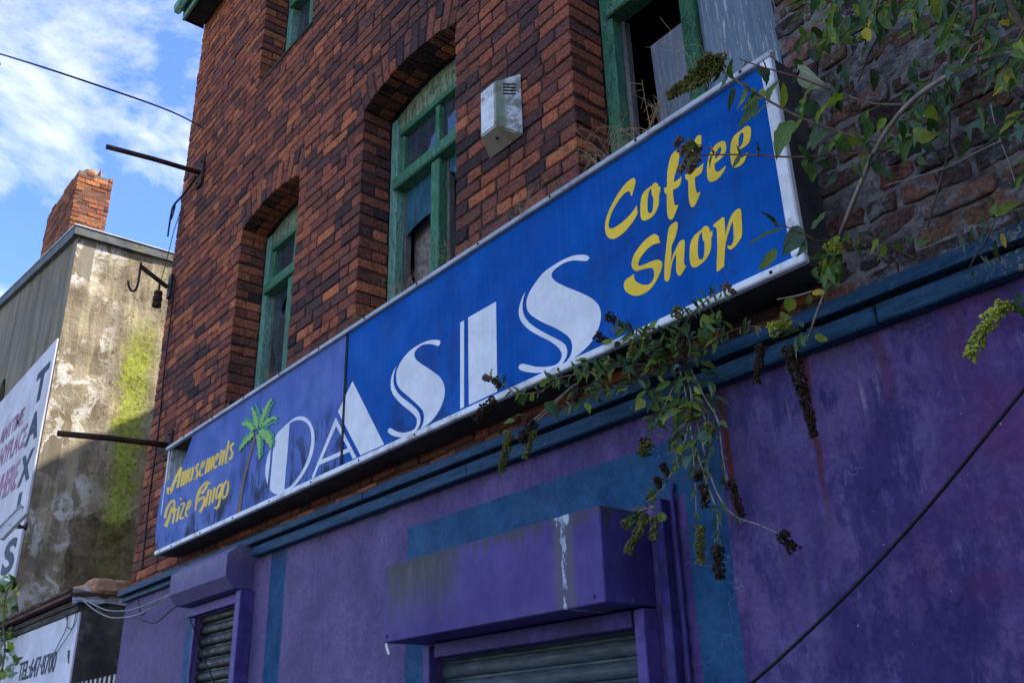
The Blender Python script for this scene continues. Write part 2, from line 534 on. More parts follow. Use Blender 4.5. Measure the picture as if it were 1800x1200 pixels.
def house_side():
    n = NT('stained_house_render')
    o = n.xyz()
    y, z = o[1], o[2]
    c = n.mix(n.ramp(n.noise(3.0, 8, .68, None, .4), .35, .65), (.19, .145, .090), (.33, .27, .18))
    # ochre column and vertical weather streaks
    st = n.noise(1.5, 7, .65, n.scale((5, 5, .5)))
    c = n.mix(n.ramp(st, .48, .64, 0, .8), c, (.42, .36, .22))
    c = n.mix(n.ramp(st, .30, .44, .6, 0), c, (.13, .11, .06))
    # trowelled white plaster swirls near the street corner
    sw = n.noise(3.2, 10, .74, n.scale((1, 1, .8)), 1.0)
    m = n.math('MULTIPLY', n.ramp(sw, .49, .56), n.math('MULTIPLY', n.ramp(y, .62, .95, 1, 0), n.ramp(n.noise(1.6, 5, .6), .42, .54)))
    c = n.mix(n.math('MULTIPLY', m, .9), c, (.60, .56, .48))
    # moss run
    yw = n.math('ADD', y, n.math('MULTIPLY', n.math('SUBTRACT', n.noise(3.5, 7, .7), .5), .55))
    cen = n.math('ABSOLUTE', n.math('SUBTRACT', yw, 1.22))
    moss = n.math('MULTIPLY', n.ramp(cen, .08, .30, 1, 0), n.math('MULTIPLY', n.ramp(z, 2.9, 3.6), n.ramp(z, 6.9, 7.7, 1, 0)))
    moss = n.math('MULTIPLY', moss, n.ramp(n.noise(10, 7, .7), .30, .50, .35, .95))
    c = n.mix(moss, c, n.mix(n.ramp(n.noise(14, 6, .7), .35, .65), (.17, .19, .03), (.36, .38, .05)))
    # dark pitted lichen
    c = n.mix(n.math('MULTIPLY', n.ramp(n.noise(17, 7, .75), .54, .63, 0, .8), n.ramp(y, .5, .8)), c, (.055, .050, .035))
    # fallen render low down shows brown stone
    fl = n.math('MULTIPLY', n.ramp(n.math('ADD', z, n.math('MULTIPLY', n.noise(2.5, 6, .7), .8)), 4.9, 5.0, 1, 0), n.ramp(n.math('ADD', y, n.math('MULTIPLY', n.noise(4, 5), .3)), .82, .86))
    c = n.mix(n.math('MULTIPLY', fl, .8), c, n.mix(n.ramp(n.noise(9, 6, .7), .35, .65), (.06, .045, .02), (.19, .14, .07)))
    h = n.math('ADD', n.math('MULTIPLY', sw, 1.2), n.math('ADD', n.noise(26, 6, .7), n.math('MULTIPLY', fl, -1.2)))
    return n.out(c, .93, n.bump(h, .75, .02), .1)


M['house_side'] = house_side()


def house_front():
    n = NT('grey_house_render')
    st = n.noise(1.3, 7, .65, n.scale((3, 3, .35)))
    c = n.mix(n.ramp(st, .33, .68), (.15, .122, .080), (.27, .235, .175))
    c = n.mix(n.ramp(n.noise(2.2, 7, .7), .52, .66, 0, .6), c, (.17, .14, .09))
    return n.out(c, .92, n.bump(n.noise(30, 6, .7), .5, .012), .1)


M['house_front'] = house_front()
M['lead'] = plain('grey_lead_flashing', (.085, .09, .092), .6, .45, 7, .4, .01, (.17, .18, .05), .5)
M['lead_top'] = plain('pale_lead_top', (.42, .44, .46), .5, .3, 7, .4, .01)
M['board_white'] = plain('painted_white_board', (.60, .58, .60), .65, .16, 5, .2, .004, (.34, .33, .33), .5, stretch=(1, 1, .6))
M['navy'] = plain('navy_letter_paint', (.018, .024, .055), .6, .3, 12, .1)
M['pink'] = plain('faded_pink_letter_paint', (.36, .15, .24), .65, .3, 14, .1, .003, (.58, .52, .55), .7)
M['white_wall'] = plain('white_painted_wall', (.62, .62, .68), .7, .14, 6, .3, .006, (.34, .33, .34), .45)
M['grey_render'] = plain('dark_grey_render', (.085, .075, .062), .92, .5, 4.5, .7, .02, (.24, .22, .20), .7)
M['rusty'] = plain('rusty_iron', (.055, .030, .022), .75, .5, 30, .5, .004, (.11, .045, .022), .7)
M['dark_iron'] = plain('dark_iron', (.030, .026, .026), .6, .5, 30, .4, .003, (.07, .04, .03), .5)
M['steel'] = plain('galvanised_steel', (.42, .43, .44), .35, .25, 30, .2, .002, metal=.7)
M['roof_rust'] = plain('rust_brown_roof_edge', (.10, .052, .040), .8, .5, 12, .6, .01, (.03, .02, .02), .6)
M['roof_lit'] = plain('sunlit_orange_mortar', (.42, .23, .13), .9, .4, 18, .7, .01)  # sun on the roof lump put into its bright orange
M['timber_dark'] = plain('old_dark_timber', (.060, .052, .048), .85, .5, 12, .6, .006, (.16, .15, .14), .6, stretch=(.5, 4, 4))
M['foil'] = plain('crumpled_flashing_foil', (.50, .52, .55), .35, .3, 16, .9, .02, (.25, .24, .24), .5)
M['slate'] = plain('roof_slate', (.075, .080, .090), .7, .4, 6, .5, .01)
M['soffit'] = plain('dark_soffit', (.030, .028, .027), .9, .4, 8, .4)
M['wall_plain'] = plain('plain_sooty_wall', (.15, .085, .065), .92, .5, 5, .6, .01)
M['chimney_mortar'] = plain('chimney_mortar', (.15, .12, .09), .95, .4, 20, .6, .01)
M['terracotta'] = plain('terracotta', (.42, .20, .10), .85, .3, 14, .4)
M['cable'] = plain('black_cable', (.010, .010, .012), .5, .3, 20, .1)
M['cable_grey'] = plain('grey_cable', (.26, .26, .27), .6, .3, 20, .1)


def shutter_mat(name, a, b, gl):
    n = NT(name)
    v = n.scale((1.2, 1, 5))
    c = n.mix(n.ramp(n.noise(6, 7, .68, v), .35, .68), a, b)
    c = n.mix(n.ramp(n.noise(18, 8, .75, v), .60, .70, 0, .6), c, gl)
    return n.out(c, n.ramp(n.noise(12, 5), .3, .7, .35, .65), n.bump(n.noise(60, 5, .65), .35, .003), .22)


M['shutter_black'] = shutter_mat('sooty_black_shutter', (.005, .006, .0075), (.017, .020, .024), (.08, .10, .13))
M['shutter_grey'] = shutter_mat('grey_steel_shutter', (.030, .044, .062), (.068, .095, .122), (.13, .165, .20))


def alarm_mat():
    n = NT('weathered_white_alarm_case')
    o = n.xyz()
    c = n.mix(n.ramp(n.noise(12, 6, .65), .35, .68), (.52, .54, .53), (.74, .76, .76))
    alg = n.math('MULTIPLY', n.ramp(n.noise(16, 7, .72), .44, .60, 0, .9), n.ramp(o[0], -3.07, -3.05))
    c = n.mix(alg, c, (.13, .16, .10))
    edge = n.ramp(n.math('ABSOLUTE', n.math('ADD', o[0], 3.035)), .008, .03, .85, 0)
    c = n.mix(edge, c, (.12, .16, .06))
    rust = n.math('MULTIPLY', n.ramp(n.noise(38, 6, .7), .50, .58), n.math('MULTIPLY', n.ramp(o[2], 4.68, 4.72), n.ramp(o[2], 4.76, 4.79, 1, 0)))
    c = n.mix(n.math('MULTIPLY', rust, n.ramp(o[0], -3.07, -3.06, 1, 0)), c, (.34, .17, .08))
    und = n.ramp(n.xyz(n.geo.outputs['True Normal'])[2], -.6, -.3, 1, 0)
    c = n.mix(n.math('MULTIPLY', und, .85), c, (.30, .25, .17))
    return n.out(c, .5, n.bump(n.noise(60, 5), .2, .003), .4)


M['alarm'] = alarm_mat()
M['slot'] = plain('dark_slot', (.02, .02, .02), .8, .2)


def leaf_mat(name, a, b, edge, tr=.22, under=None):
    n = NT(name)
    tcn = n.new('ShaderNodeTexCoord')
    ob = n.new('ShaderNodeObjectInfo').outputs['Random']
    f = n.math('ADD', n.math('MULTIPLY', n.noise(22, 5, .6), .6), n.math('MULTIPLY', ob, .5))
    c = n.mix(n.ramp(f, .28, .78), a, b)
    c = n.mix(n.ramp(n.noise(40, 6, .7), .60, .70, 0, .7), c, edge)
    if under:
        c = n.mix(n.geo.outputs['Backfacing'], c, under)
    oc = n.xyz(tcn.outputs['Object'])
    ay = n.math('ABSOLUTE', oc[1])
    vein = n.math('ABSOLUTE', n.math('SINE', n.math('MULTIPLY', n.math('SUBTRACT', oc[0], n.math('MULTIPLY', ay, .75)), 26)))
    vn = n.ramp(vein, .0, .30, 1, 0)
    rib = n.ramp(ay, .012, .045, 1, 0)
    vr = n.math('MAXIMUM', n.math('MULTIPLY', vn, .45), rib)
    c = n.mix(n.math('MULTIPLY', vr, .55), c, n.mix(1.0, c, (1.7, 1.6, 1.5), 'MULTIPLY'))
    tipb = n.math('MULTIPLY', n.ramp(oc[0], .75, 1.0), n.ramp(ob, .6, .9))
    c = n.mix(n.math('MULTIPLY', tipb, .7), c, (.16, .10, .04))
    m = n.out(c, .48, n.bump(n.math('SUBTRACT', n.noise(90, 4), n.math('MULTIPLY', vr, .8)), .6, .004), .4)
    t = n.new('ShaderNodeBsdfTranslucent')
    n.put(n.mix(1.0, c, (1.3, 1.5, .6), 'MULTIPLY'), t.inputs['Color'])
    ms = n.new('ShaderNodeMixShader')
    ms.inputs[0].default_value = tr
    n.t.links.new(n.b.outputs[0], ms.inputs[1])
    n.t.links.new(t.outputs[0], ms.inputs[2])
    n.t.links.new(ms.outputs[0], n.t.nodes['Material Output'].inputs['Surface'])
    return m


M['leaf'] = leaf_mat('green_leaf', (.045, .100, .018), (.115, .195, .032), (.16, .18, .03), under=(.19, .24, .13))
M['leaf_blue'] = leaf_mat('blue_green_leaf', (.040, .090, .048), (.085, .160, .090), (.10, .15, .08), under=(.21, .27, .20))
M['leaf_lime'] = leaf_mat('yellow_green_leaf', (.15, .21, .02), (.25, .30, .03), (.30, .26, .03), .3)
M['leaf_yellow'] = leaf_mat('yellow_leaf', (.50, .36, .02), (.60, .48, .03), (.35, .20, .03), .3)
M['leaf_pale'] = leaf_mat('pale_leaf_underside', (.33, .38, .27), (.42, .46, .35), (.25, .30, .12), .2)
M['leaf_dead'] = leaf_mat('withered_leaf', (.16, .11, .06), (.26, .19, .11), (.08, .05, .03), .15)
M['leaf_dark'] = leaf_mat('shade_toned_leaf', (.022, .050, .016), (.050, .095, .028), (.06, .07, .03))  # darker copy of the green leaf, shade put into its colour
M['stem'] = plain('pale_woody_stem', (.27, .22, .18), .8, .35, 40, .5, .002, (.12, .09, .07), .5)
M['stem_brown'] = plain('brown_woody_stem', (.12, .085, .065), .8, .4, 40, .5, .002)
M['stem_red'] = plain('red_green_stem', (.13, .055, .045), .7, .3, 40, .3, .002)
M['stem_grey'] = plain('dry_grey_stem', (.34, .32, .30), .85, .25, 40, .3, .002)
M['spike_green'] = plain('green_seed_head', (.125, .125, .030), .85, .55, 90, .6, .003, (.05, .045, .012), .6)
M['spike_dark'] = plain('dark_seed_head', (.035, .022, .014), .9, .5, 90, .6, .003, (.08, .05, .025), .5)
M['spike_dry'] = plain('dry_brown_flower_head', (.15, .095, .065), .9, .5, 90, .6, .003, (.30, .23, .18), .5)
M['spike_lime'] = plain('lime_seed_head', (.30, .33, .04), .8, .4, 90, .5, .003)
M['straw'] = plain('dry_straw', (.30, .20, .105), .85, .35, 60, .2, .002)
M['moss'] = plain('moss', (.09, .13, .015), .9, .5, 60, .8, .01)


def ground_mat():
    n = NT('asphalt')
    c = n.mix(n.ramp(n.noise(1.2, 6, .6), .35, .65), (.045, .045, .047), (.075, .074, .072))
    return n.out(c, .9, n.bump(n.noise(120, 4), .5, .008), .3)


M['asphalt'] = ground_mat()
M['paving'] = plain('paving_slab', (.24, .23, .215), .85, .25, 7, .4, .006, (.10, .10, .10), .4)
M['kerb'] = plain('kerb_stone', (.28, .27, .26), .8, .25, 9, .4, .006)


# ------------------------------------------------------------------ mesh helper
class MB:
    def __init__(s):
        s.v = []
        s.f = []

    def add(s, vs, fs):
        b = len(s.v)
        s.v += [tuple(v) for v in vs]
        s.f += [tuple(b + i for i in f) for f in fs]
        return s

    def box(s, x0, x1, y0, y1, z0, z1, mat=None):
        vs = [Vector((x, y, z)) for z in (z0, z1) for y in (y0, y1) for x in (x0, x1)]
        if mat is not None:
            vs = [mat @ v for v in vs]
        return s.add(vs, [(0, 2, 3, 1), (4, 5, 7, 6), (0, 1, 5, 4), (2, 6, 7, 3), (0, 4, 6, 2), (1, 3, 7, 5)])

    def bbox(s, x0, x1, y0, y1, z0, z1, e=.004, jit=0.0, seg=1):
        """box with chamfered edges"""
        bm = bmesh.new()
        bmesh.ops.create_cube(bm, size=1)
        for v in bm.verts:
            v.co = Vector(((x0 + x1) / 2 + v.co.x * (x1 - x0), (y0 + y1) / 2 + v.co.y * (y1 - y0), (z0 + z1) / 2 + v.co.z * (z1 - z0)))
        bmesh.ops.bevel(bm, geom=bm.edges[:], offset=e, segments=seg, affect='EDGES')
        if jit:
            for v in bm.verts:
                v.co += Vector((rnd.uniform(-jit, jit), rnd.uniform(-jit, jit), rnd.uniform(-jit, jit)))
        bm.verts.index_update()
        s.add([v.co for v in bm.verts], [[v.index for v in f.verts] for f in bm.faces])
        bm.free()
        return s

    def tube(s, pts, r0, r1=None, n=6, cap=True):
        r1 = r0 if r1 is None else r1
        pts = [Vector(p) for p in pts]
        b = len(s.v)
        prev = None
        for i, p in enumerate(pts):
            d = (pts[min(i + 1, len(pts) - 1)] - pts[max(i - 1, 0)])
            d = d.normalized() if d.length > 1e-9 else Vector((0, 0, 1))
            if prev is None:
                a = Vector((0, 0, 1)) if abs(d.z) < .9 else Vector((1, 0, 0))
                u = d.cross(a).normalized()
            else:
                u = (prev - d * prev.dot(d)).normalized()
            prev = u
            q = d.cross(u)
            r = r0 + (r1 - r0) * i / max(1, len(pts) - 1)
            for k in range(n):
                t = 2 * math.pi * k / n
                s.v.append(tuple(p + (u * math.cos(t) + q * math.sin(t)) * r))
        for i in range(len(pts) - 1):
            for k in range(n):
                k2 = (k + 1) % n
                s.f.append((b + i * n + k, b + i * n + k2, b + (i + 1) * n + k2, b + (i + 1) * n + k))
        if cap:
            s.f.append(tuple(b + k for k in range(n))[::-1])
            e = b + (len(pts) - 1) * n
            s.f.append(tuple(e + k for k in range(n)))
        return s

    def lathe(s, prof, origin, axis='z', n=12):
        """prof: list of (radius, height) turned round an axis through origin"""
        b = len(s.v)
        o = Vector(origin)
        for r, h in prof:
            for k in range(n):
                t = 2 * math.pi * k / n
                c, q = r * math.cos(t), r * math.sin(t)
                s.v.append(tuple(o + (Vector((c, q, h)) if axis == 'z' else Vector((c, h, q)) if axis == 'y' else Vector((h, c, q)))))
        for i in range(len(prof) - 1):
            for k in range(n):
                k2 = (k + 1) % n
                s.f.append((b + i * n + k, b + i * n + k2, b + (i + 1) * n + k2, b + (i + 1) * n + k))
        s.f.append(tuple(b + k for k in range(n))[::-1])
        s.f.append(tuple(b + (len(prof) - 1) * n + k for k in range(n)))
        return s

    def prism(s, poly, direction, holes=()):
        """flat polygon (list of Vectors) with thickness along direction"""
        loops = [[Vector(p) for p in poly]] + [[Vector(p) for p in h] for h in holes]
        flat = [p for lp in loops for p in lp]
        tri = tessellate_polygon(loops)
        n = len(flat)
        d = Vector(direction)
        vs = flat + [p + d for p in flat]
        fs = []
        for t in tri:
            a, b_, c = (flat[i] for i in t)
            nn = (b_ - a).cross(c - a)
            t = tuple(t) if nn.dot(d) < 0 else tuple(t)[::-1]
            fs.append(t)
            fs.append(tuple(i + n for i in t[::-1]))
        o = 0
        for lp in loops:
            for i in range(len(lp)):
                j = (i + 1) % len(lp)
                fs.append((o + i, o + j, o + j + n, o + i + n))
            o += len(lp)
        return s.add(vs, fs)

    def build(s, name, mat, parent=None, smooth=False, fixn=False):
        me = bpy.data.meshes.new(name)
        me.from_pydata(s.v, [], s.f)
        me.validate()
        if fixn:
            bm = bmesh.new()
            bm.from_mesh(me)
            bmesh.ops.recalc_face_normals(bm, faces=bm.faces)
            bm.to_mesh(me)
            bm.free()
        me.materials.append(mat if not isinstance(mat, str) else M[mat])
        if smooth:
            me.polygons.foreach_set('use_smooth', [True] * len(me.polygons))
        o = bpy.data.objects.new(name, me)
        COL.objects.link(o)
        if parent:
            o.parent = parent
        return o


def empty(name, label, cat, loc=(0, 0, 0), group=None):
    o = bpy.data.objects.new(name, None)
    o.empty_display_size = .1
    COL.objects.link(o)
    o['label'] = label
    o['category'] = cat
    if group:
        o['group'] = group
    return o


def tag(o, label, cat, group=None):
    o['label'] = label
    o['category'] = cat
    if group:
        o['group'] = group
    return o


def catmull(pts, sub=5, closed=True):
    """smooth curve through pts; a point given twice in a row is a corner"""
    P = [tuple(p[:2]) for p in pts]
    n = len(P)
    out = []
    rng = range(n) if closed else range(n - 1)
    for i in rng:
        p1, p2 = P[i], P[(i + 1) % n]
        if p1 == p2:
            continue
        p0 = P[(i - 1) % n] if (closed or i > 0) else p1
        p3 = P[(i + 2) % n] if (closed or i + 2 < n) else p2
        for k in range(sub):
            t = k / sub
            out.append(tuple(.5 * (2 * p1[a] + (p2[a] - p0[a]) * t + (2 * p0[a] - 5 * p1[a] + 4 * p2[a] - p3[a]) * t * t + (3 * p1[a] - p0[a] - 3 * p2[a] + p3[a]) * t ** 3) for a in (0, 1)))
    if not closed:
        out.append(P[-1])
    return out


def spline3(pts, sub=6):
    P = [Vector(p) for p in pts]
    out = []
    for i in range(len(P) - 1):
        p1, p2 = P[i], P[i + 1]
        p0 = P[i - 1] if i else p1
        p3 = P[i + 2] if i + 2 < len(P) else p2
        for k in range(sub):
            t = k / sub
            out.append(.5 * (2 * p1 + (p2 - p0) * t + (2 * p0 - 5 * p1 + 4 * p2 - p3) * t * t + (3 * p1 - p0 - 3 * p2 + p3) * t ** 3))
    out.append(P[-1])
    return out


# ------------------------------------------------------------------ ground
def ground():
    mb = MB().add([(-400, -400, 0), (400, -400, 0), (400, 400, 0), (-400, 400, 0)], [(0, 1, 2, 3)])
    o = mb.build('road', 'asphalt')
    o['kind'] = 'structure'
    mb = MB().box(-60, 60, -1.9, .3, -.02, .11)
    mb.build('pavement', 'paving')['kind'] = 'structure'
    mb = MB().bbox(-60, 60, -2.05, -1.902, -.02, .12, .01)
    mb.build('kerb', 'kerb')['kind'] = 'structure'


ground()

# ------------------------------------------------------------------ the shop building
XL, XR, EAVE = -8.17, -1.50, 8.86
COURSE, JOINT = .080, .0105
WIN = [dict(x0=-6.53, x1=-5.525, spring=5.565, rise=.085, sill=3.70, tr=5.05),
       dict(x0=-4.61, x1=-3.565, spring=5.595, rise=.095, sill=3.70, tr=5.05),
       dict(x0=-2.60, x1=-1.505, spring=5.595, rise=.095, sill=3.70, tr=5.05),
       dict(x0=-6.50, x1=-5.53, spring=8.45, rise=.09, sill=7.02, tr=8.0),
       dict(x0=-4.60, x1=-3.57, spring=8.45, rise=.09, sill=7.02, tr=8.0)]
for q in WIN:
    a = (q['x1'] - q['x0']) / 2
    q['a'] = a
    q['cx'] = (q['x0'] + q['x1']) / 2
    q['R'] = (a * a + q['rise'] ** 2) / (2 * q['rise'])
    q['zc'] = q['spring'] + q['rise'] - q['R']
    q['th'] = math.asin(a / q['R'])
RING = .232
FD = .22                                     # window frames stand this far behind the wall face

building = empty('shop_building', 'tall dark red brick building with purple painted ground floor', 'building')


def arch_z(q, x):
    return q['zc'] + math.sqrt(max(1e-6, q['R'] ** 2 - (x - q['cx']) ** 2))


def half_block(q, z):
    """half width kept clear of coursed bricks at height z"""
    if z < q['sill'] or z > q['spring'] + q['rise'] + RING:
        return 0
    if z <= q['spring']:
        return q['a']
    Ro = q['R'] + RING
    zo = q['zc'] + Ro * math.cos(q['th'])
    if z < zo:
        t = (z - q['spring']) / (zo - q['spring'])
        return q['a'] + t * (Ro * math.sin(q['th']) - q['a'])
    return math.sqrt(max(0, Ro ** 2 - (z - q['zc']) ** 2))


# mortar backing with real window openings and reveals
def mortar_wall():
    mb = MB()
    y = .007
    zt = EAVE + .5

    def quad(x0, x1, z0, z1):
        mb.add([(x0, y, z0), (x1, y, z0), (x1, y, z1), (x0, y, z1)], [(0, 1, 2, 3)])
    cols = [(-6.53, -5.525, [0, 3]), (-4.61, -3.565, [1, 4]), (-2.60, -1.505, [2])]
    x = XL + .006
    for cx0, cx1, ws in cols:
        quad(x, cx0 - .008, 2.70, zt)
        x = cx1 + .008
        z = 2.70
        for wi in ws:
            q = WIN[wi]
            quad(cx0 - .008, cx1 + .008, z, q['sill'])
            N = 14
            xs = [q['x0'] - .008 + (q['x1'] - q['x0'] + .016) * i / N for i in range(N + 1)]
            zs = [arch_z(q, min(max(xx, q['x0']), q['x1'])) + .008 for xx in xs]
            ztop = q['spring'] + q['rise'] + .3
            for i in range(N):
                mb.add([(xs[i], y, zs[i]), (xs[i + 1], y, zs[i + 1]), (xs[i + 1], y, ztop), (xs[i], y, ztop)], [(0, 1, 2, 3)])
                mb.add([(xs[i], y, zs[i]), (xs[i + 1], y, zs[i + 1]), (xs[i + 1], .42, zs[i + 1]), (xs[i], .42, zs[i])], [(3, 2, 1, 0)])
            for sx in (xs[0], xs[-1]):
                mb.add([(sx, y, q['sill']), (sx, .42, q['sill']), (sx, .42, zs[0]), (sx, y, zs[0])], [(0, 1, 2, 3)])
            mb.add([(xs[0], y, q['sill']), (xs[-1], y, q['sill']), (xs[-1], .42, q['sill']), (xs[0], .42, q['sill'])], [(0, 1, 2, 3)])
            z = ztop
        quad(cx0 - .008, cx1 + .008, z, zt)
    quad(x, XR, 2.70, zt)
    # return at the left end of the building
    mb.add([(XL + .006, y, 2.7), (XL + .006, .3, 2.7), (XL + .006, .3, zt), (XL + .006, y, zt)], [(0, 1, 2, 3)])
    return mb.build('brick_wall', 'mortar', building)


brick_wall = mortar_wall()


def soot(x, z):
    """large dark weathered patches on the wall"""
    s = 0
    for (a, b, c_, d, k) in ((1.3, .9, .4, 1.1, .5), (2.9, 2.1, 1.7, .3, .3), (.6, 3.3, 2.2, .7, .25)):
        s += k * math.sin(a * x + c_) * math.cos(b * z + d)
    return s


def brick_color(x, z, dark=0.0):
    t = rnd.gauss(.39 + .24 * soot(x, z) + dark - .14 * max(0, (z - 6.0) / 3) - .05 * max(0, -(x + 6)), .25)
    t = min(.999, max(0, t)) * (len(PAL) - 1)
    i = int(t)
    f = t - i
    c = [PAL[i][k] * (1 - f) + PAL[min(i + 1, len(PAL) - 1)][k] * f for k in range(3)]
    b = rnd.uniform(.85, 1.2)
    return tuple(min(1, k * b) for k in c)


def brick_geo(w_, h, d, rg, e=.005, rough=.0030):
    """one worn brick: irregular ten sided face, arris, sides"""
    a, b = w_ / 2, h / 2
    c1 = [rg.uniform(.002, .014) for _ in range(4)]
    J = lambda s=rough: rg.uniform(-s, s)
    ring = [(-a + c1[0], -b), (0 + J(.03 if w_ > .15 else .01), -b + J()), (a - c1[1], -b), (a, -b + c1[1]), (a, b - c1[2]), (a - c1[2], b), (J(.03 if w_ > .15 else .01), b + J()), (-a + c1[3], b), (-a, b - c1[3]), (-a, -b + c1[0])]
    ring = [(x + J(), z + J()) for x, z in ring]
    tilt = rg.uniform(-.012, .012)
    tz = rg.uniform(-.02, .02)
    push = rg.uniform(-.002, .002)
    vs = []
    for x, z in ring:
        k = 1 - e / max(abs(x) + 1e-3, a)
        m = 1 - e / max(abs(z) + 1e-3, b)
        vs.append(Vector((x * k, -.001 + push + tilt * x + tz * z + J(.0008), z * m)))
    vs += [Vector((x, .0035 + push + J(.001), z)) for x, z in ring]
    vs += [Vector((x, d, z)) for x, z in ring]
    n = 10
    fs = [tuple(range(n))]
    for i in range(n):
        j = (i + 1) % n
        fs += [(i + n, j + n, j, i), (i + 2 * n, j + 2 * n, j + n, i + n)]
    return vs, fs


MESHCACHE = {}


def brick_mesh(w_, h, d, matname, var, rough=.0030, e=.005):
    key = (round(w_, 2), round(h, 3), round(d, 2), matname, var, rough)
    if key not in MESHCACHE:
        rg = random.Random(hash(key[:3]) % 9973 + var * 31)
        vs, fs = brick_geo(w_, h, d, rg, e, rough)
        me = bpy.data.meshes.new('brick')
        me.from_pydata([tuple(v) for v in vs], [], fs)
        me.materials.append(M[matname])
        MESHCACHE[key] = me
    return MESHCACHE[key]


def pixel_area(mat, w_, h):
    c = mat @ Vector((0, 0, 0))
    try:
        p = [proj(mat @ Vector(k)) for k in ((-w_ / 2, 0, -h / 2), (w_ / 2, 0, -h / 2), (w_ / 2, 0, h / 2), (-w_ / 2, 0, h / 2))]
    except ZeroDivisionError:
        return 0
    if any(k[2] < .2 for k in p):
        return 0
    if not (-5 < sum(k[0] for k in p) / 4 < 1805 and -5 < sum(k[1] for k in p) / 4 < 1205):
        return 0
    return abs(sum(p[i][0] * p[(i + 1) % 4][1] - p[(i + 1) % 4][0] * p[i][1] for i in range(4))) / 2


def hidden_by_sign(c):
    """bricks that the long sign covers"""
    t = (-.18 - CAM.y) / (c.y - CAM.y + 1e-9)
    x = CAM.x + (c.x - CAM.x) * t
    z = CAM.z + (c.z - CAM.z) * t
    return -7.0 < x < -1.5 and 3.02 < z < 3.80


def emit_bricks(specs, parent, limit, single, many, rough=.0030):
    """the bricks that show largest become objects, the rest one joined part"""
    sc = []
    for i, (mat, w_, h, d, col) in enumerate(specs):
        c = mat @ Vector((0, 0, 0))
        a = 0 if hidden_by_sign(c) else pixel_area(mat, w_, h)
        sc.append((a, i))
    sc.sort(reverse=True)
    top = {i for a, i in sc[:limit] if a > 0}
    vs, fs, cols = [], [], []
    for i, (mat, w_, h, d, col) in enumerate(specs):
        if i in top:
            me = brick_mesh(w_, h, d, single, i % 6, rough)
            o = bpy.data.objects.new('brick', me)
            COL.objects.link(o)
            o.matrix_world = mat
            o.color = (*col, 1)
            o.parent = parent
        else:
            rg = random.Random(i * 7 + 3)
            v, f = brick_geo(w_, h, d, rg, .005, rough)
            b = len(vs)
            vs += [tuple(mat @ k) for k in v]
            fs += [tuple(b + k for k in g) for g in f]
            cols += [(*col, 1)] * len(v)
    if not vs:
        return
    me = bpy.data.meshes.new('brickwork')
    me.from_pydata(vs, [], fs)
    ca = me.color_attributes.new('bcol', 'FLOAT_COLOR', 'POINT')
    ca.data.foreach_set('color', [k for c in cols for k in c])
    me.materials.append(M[many])
    o = bpy.data.objects.new('brickwork', me)
    COL.objects.link(o)
    o.parent = parent
    o['kind'] = 'stuff'


